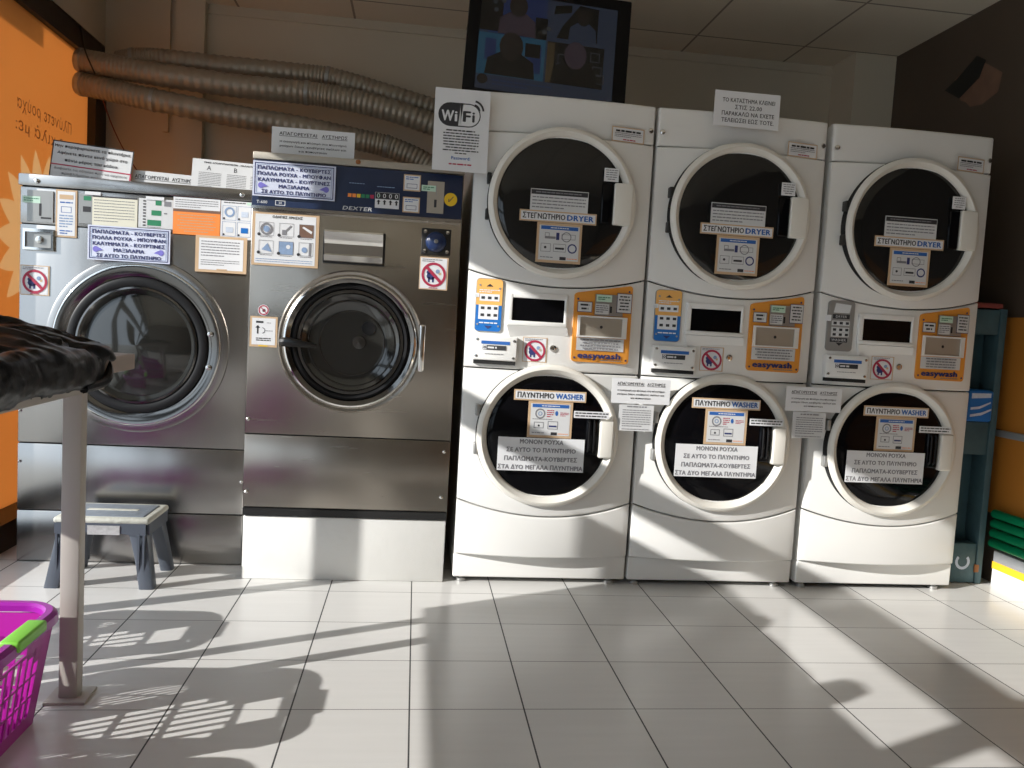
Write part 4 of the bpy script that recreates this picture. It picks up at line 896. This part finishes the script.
# black bag: slumped body with folds, drawstring loop
def soft(name, blobs, mats, label, vox=.016, disp=.02, parent=None, seed=0):
    b = bmesh.new()
    for c, r in blobs:
        mtx = Matrix.Translation(Vector(c)) @ Matrix.Diagonal((r[0], r[1], r[2], 1))
        bmesh.ops.create_icosphere(b, subdivisions=4, radius=1, matrix=mtx)
    me = bpy.data.meshes.new(name); b.to_mesh(me); b.free(); me.materials.append(M[mats])
    o = bpy.data.objects.new(name, me); COL.objects.link(o)
    m = o.modifiers.new('join', 'REMESH'); m.mode = 'VOXEL'; m.voxel_size = vox; m.use_smooth_shade = True
    sm = o.modifiers.new('smooth', 'SMOOTH'); sm.iterations = 6; sm.factor = .6
    dg = bpy.context.evaluated_depsgraph_get(); ev = o.evaluated_get(dg)
    me2 = bpy.data.meshes.new_from_object(ev); o.modifiers.clear(); o.data = me2; me2.name = name
    nrm = [v.normal.copy() for v in me2.vertices]
    for v, nn in zip(me2.vertices, nrm):
        p = v.co
        q = Vector((p.x*3.0+p.y*2, p.y*11-p.x*3, p.z*24+p.x*4))
        k = 1 if p.x < .215 else .35
        d = k*noise.noise(q)*disp+(1-abs(noise.noise(q*1.7+Vector((5, 3, 1)))))**3*disp*.7*k-disp*.35*k
        v.co = p+nn*d
    for p in me2.polygons: p.use_smooth = True
    me2.update()
    return o
BG = thing('black_bag', 'shiny black plastic bag slumped over the end of the laundry table', 'bag', (-.95, 2.0, .872))
blobs = [((-1.04, 1.92, .905), (.20, .17, .052)), ((-.90, 1.92, .893), (.16, .13, .046)), ((-.79, 1.93, .882), (.10, .09, .032)), ((-.735, 1.95, .872), (.05, .06, .022)),
         ((-.86, 1.68, .893), (.15, .22, .045)), ((-.708, 1.62, .856), (.038, .30, .050)), ((-.705, 1.45, .850), (.036, .22, .050)), ((-.700, 1.76, .832), (.022, .16, .024)),
         ((-1.10, 1.70, .93), (.14, .20, .065)), ((-1.20, 1.64, .98), (.12, .14, .13)), ((-1.18, 1.45, .97), (.12, .10, .11)), ((-1.22, 1.60, 1.12), (.055, .08, .06)), ((-1.18, 1.20, .98), (.13, .14, .115)), ((-1.2, 1.07, 1.12), (.06, .06, .07)), ((-1.18, .95, .97), (.12, .12, .11)), ((-1.18, .80, .97), (.11, .10, .11))]  # out-of-view lumps, shaped to cast an irregular shadow on the floor
body = soft('bag_body', [((a[0]+.95, a[1]-2.0, a[2]-.872), r) for a, r in blobs], 'bag', '', .010, .017)
body.parent = BG
for v in body.data.vertices:
    x = v.co.x-.95
    if x < -.697 and v.co.z < .004: v.co.z = .004   # resting on the table
    if v.co.z < .004 and x < -.690: v.co.x = .260   # hanging outside its edge
lp = MB(); lp.tube(spline([(.15, -.02, .030), (.20, -.03, .018), (.232, -.03, -.002), (.252, -.05, -.030), (.262, -.10, -.052), (.256, -.20, -.060)], 8), .010, 'bag', 8); lp.build('drawstring', BG)

# ------------------------------------------------------------------ laundry baskets
def make_basket(name, label, x1, y0, y1, length, loc_z=0):
    """slotted basket whose short side faces +x at x1"""
    root = thing(name, label, 'laundry basket', (x1-length/2, (y0+y1)/2, 0), 'laundry baskets')
    hx, hy, H = length/2, (y1-y0)/2, .27
    fl = .035    # flare from foot to rim
    def wall(n, axis, sgn, half, off):
        """slotted wall panel; u runs along the side, v is height"""
        mb = MB(); t = .004
        def P(u, v, d):
            k = v/H; o = off-fl*(1-k)+d; uu = u*(1-fl*(1-k)/half)
            return (sgn*o, uu*sgn, v) if axis == 'x' else (-uu*sgn, sgn*o, v)
        def strip(u0, u1, v0, v1, m):
            n_ = max(1, int((u1-u0)/.05))
            for i in range(n_):
                a = u0+(u1-u0)*i/n_; b = u0+(u1-u0)*(i+1)/n_
                p = [P(a, v0, -t), P(b, v0, -t), P(b, v0, 0), P(a, v0, 0), P(a, v1, -t), P(b, v1, -t), P(b, v1, 0), P(a, v1, 0)]
                mb.hexa(p if True else p, m)
        strip(-half, half, 0, .035, 'magenta')
        ends = .045
        hole = (-.055, .055, .205, .245) if axis == 'x' else None
        strip(-half, -half+ends, .035, .255, 'magenta'); strip(half-ends, half, .035, .255, 'magenta')
        u0, u1 = -half+ends, half-ends; ns = int((u1-u0)/.032); p = (u1-u0)/ns
        def top(u): return .198-.05*abs(2*u/(u1-u0))**3
        for i in range(ns+1):
            u = u0+p*i; strip(max(u0, u-.006), min(u1, u+.006), .035, .20, 'magenta')
        for i in range(ns): u = u0+p*(i+.5); strip(u-p/2, u+p/2, top(u), .205, 'magenta')
        for v in (.083, .135): strip(u0, u1, v-.003, v+.003, 'magenta')
        if hole:
            strip(u0, hole[0], .205, .255, 'magenta'); strip(hole[1], u1, .205, .255, 'magenta'); strip(hole[0], hole[1], .245, .255, 'magenta')
        else: strip(u0, u1, .205, .255, 'magenta')
        return mb.build(n, root)
    wall('side_wall', 'x', 1, hy, hx); wall('side_wall', 'x', -1, hy, hx); wall('side_wall', 'y', 1, hx, hy); wall('side_wall', 'y', -1, hx, hy)
    MB().rbox(-hx+fl, hx-fl, -hy+fl, hy-fl, .002, .010, .003, 'magenta', 2).build('bottom', root)
    # rim, dipping to the handle grips
    mb = MB(); path = []; R = .07; N_ = 8
    for cx_, cy_, a0 in ((hx-R, hy-R, 0), (-hx+R, hy-R, PI/2), (-hx+R, -hy+R, PI), (hx-R, -hy+R, 1.5*PI)):
        path += [(cx_+R*math.cos(a0+PI/2*k/N_), cy_+R*math.sin(a0+PI/2*k/N_), H) for k in range(N_+1)]
    path.append(path[0])
    sec = [(-.006, -.012), (-.006, .002), (0, .008), (.014, .008), (.024, .0), (.026, -.018), (.020, -.018), (.018, -.004), (.004, -.004), (.002, -.012)]
    vs = []; fs = []; n = len(sec)
    for i, p in enumerate(path):
        a = Vector(path[max(i-1, 0)] if i else path[-2]); b = Vector(path[(i+1)] if i < len(path)-1 else path[1]); t = (b-a).normalized(); o = Vector((t.y, -t.x, 0))
        for d, z in sec: q = Vector(p)+o*d; vs.append((q.x, q.y, q.z+z))
    for i in range(len(path)-1):
        for k in range(n): fs.append((i*n+k, (i+1)*n+k, (i+1)*n+(k+1) % n, i*n+(k+1) % n))
    mb.add(vs, fs, 'purple', True); mb.build('rim', root)
    for s_ in (-1, 1):
        mb = MB(); mb.rbox(-.012, .030, -.065, .065, -.012, .014, .006, 'lime'); g_ = mb.build('handle_grip', root, loc=(s_*hx, 0, H-.001), label='lime green handle grip')
        if s_ < 0: g_.rotation_euler = (0, 0, PI)
    return root
make_basket('laundry_basket', 'purple slotted laundry basket with a lime green grip by the table leg', -.818, 1.62, 1.985, .54)
make_basket('laundry_basket', 'extra purple laundry basket under the table, added only for its shadow on the floor', -1.18, 2.14, 2.42, .36)  # added beside the view to cast more shadow by the table leg
make_basket('laundry_basket', 'extra purple laundry basket in front of the lime-gripped one, added only for its floor shadow', -.90, 1.16, 1.52, .54)  # another added caster, here for the nearer floor shadow

# ------------------------------------------------------------------ right side: pallet and what is on it
PL = thing('wooden_pallet', 'worn teal painted pallet standing on end beside the right stacked machine', 'pallet', (2.285, 3.13, 0))
for yy in (.0, .06): pass
mb = MB(); mb.rbox(0, .024, 0, .10, 0, 1.18, .003, 'teal', 2); mb.build('plank', PL)
mb = MB(); mb.rbox(.150, .180, 0, .10, 0, 1.18, .003, 'teal', 2); mb.build('plank', PL)
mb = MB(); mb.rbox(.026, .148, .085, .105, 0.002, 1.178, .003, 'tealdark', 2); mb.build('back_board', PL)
for a, b in ((.004, .175), (.56, .70), (1.07, 1.175)):
    mb = MB(); mb.rbox(.026, .148, .004, .083, a, b, .004, 'teal', 2)
    if a < .1: mb.lathe(.088, .095, [(.022, .0032), (.034, .0032)], 'printpale', 16, False, -PI*1.25, PI*.25); mb.rbox(.010, .03, -.001, .02, .004, .035, .003, 'rust', 2); mb.rbox(.143, .165, -.001, .02, .05, .085, .003, 'rust', 2)
    mb.build('spacer_block', PL)
PK = thing('tissue_pack', 'blue and white plastic pack sitting on the middle block of the teal pallet', 'pack', (2.315, 3.135, .702))
mb = MB(); mb.rbox(0, .115, -.02, .075, 0, .135, .012, 'blue'); mb.build('wrapper', PK)
mb = MB(); mb.poly([(.012, .098), (.1, .104), (.1, .122), (.012, .120)], -.0208, 'printpale'); mb.poly([(.01, .02), (.06, .028), (.105, .05), (.105, .058), (.06, .040), (.01, .030)], -.0222, 'printpale'); mb.poly([(.01, .05), (.05, .055), (.10, .08), (.10, .087), (.05, .066), (.01, .06)], -.0222, 'printpale'); mb.build('printed_band', PK)
mb = MB(); mb.rbox(0, .155, 0, .07, 0, .022, .006, 'pink'); tag(mb.build('soap_bar_pack', loc=(2.295, 3.14, 1.181)), 'flat dull red pack lying on the upper end of the teal pallet', 'pack')
for k in range(4):
    mb = MB(); mb.tube([(0, .18, 0), (0, -1.4, 0)], .019, 'tube', 12)
    tag(mb.build('green_tube', loc=(XR-.036, 2.95, .183+.042*k)), ('lowest green tube along the right wall, just above the grey rail', 'second green tube up along the right wall', 'third green tube up along the right wall', 'topmost green tube along the right wall under the orange panel')[k], 'tube', 'green tubes along the right wall')
# printed picture on the brown wall
mb = MB()
sy = lambda y: 3.40+(y-3.22)*.83
pts = [(3.55, 2.19), (3.62, 2.30), (3.45, 2.36), (3.33, 2.30), (3.22, 2.24), (3.24, 2.16), (3.36, 2.13), (3.46, 2.14), (3.50, 2.17)]
mb.add([(XR-.002, sy(a), b) for a, b in pts], [tuple(range(len(pts)))], 'skin')
mb.add([(XR-.003, sy(a), b) for a, b in [(3.60, 2.30), (3.70, 2.27), (3.56, 2.20), (3.40, 2.26), (3.36, 2.33), (3.44, 2.37)]], [(0, 1, 2, 3, 4, 5)], 'black')
tag(mb.build('wall_sticker'), 'dim brown cut-out picture of hands on the dark wall above the right dryer', 'sticker')
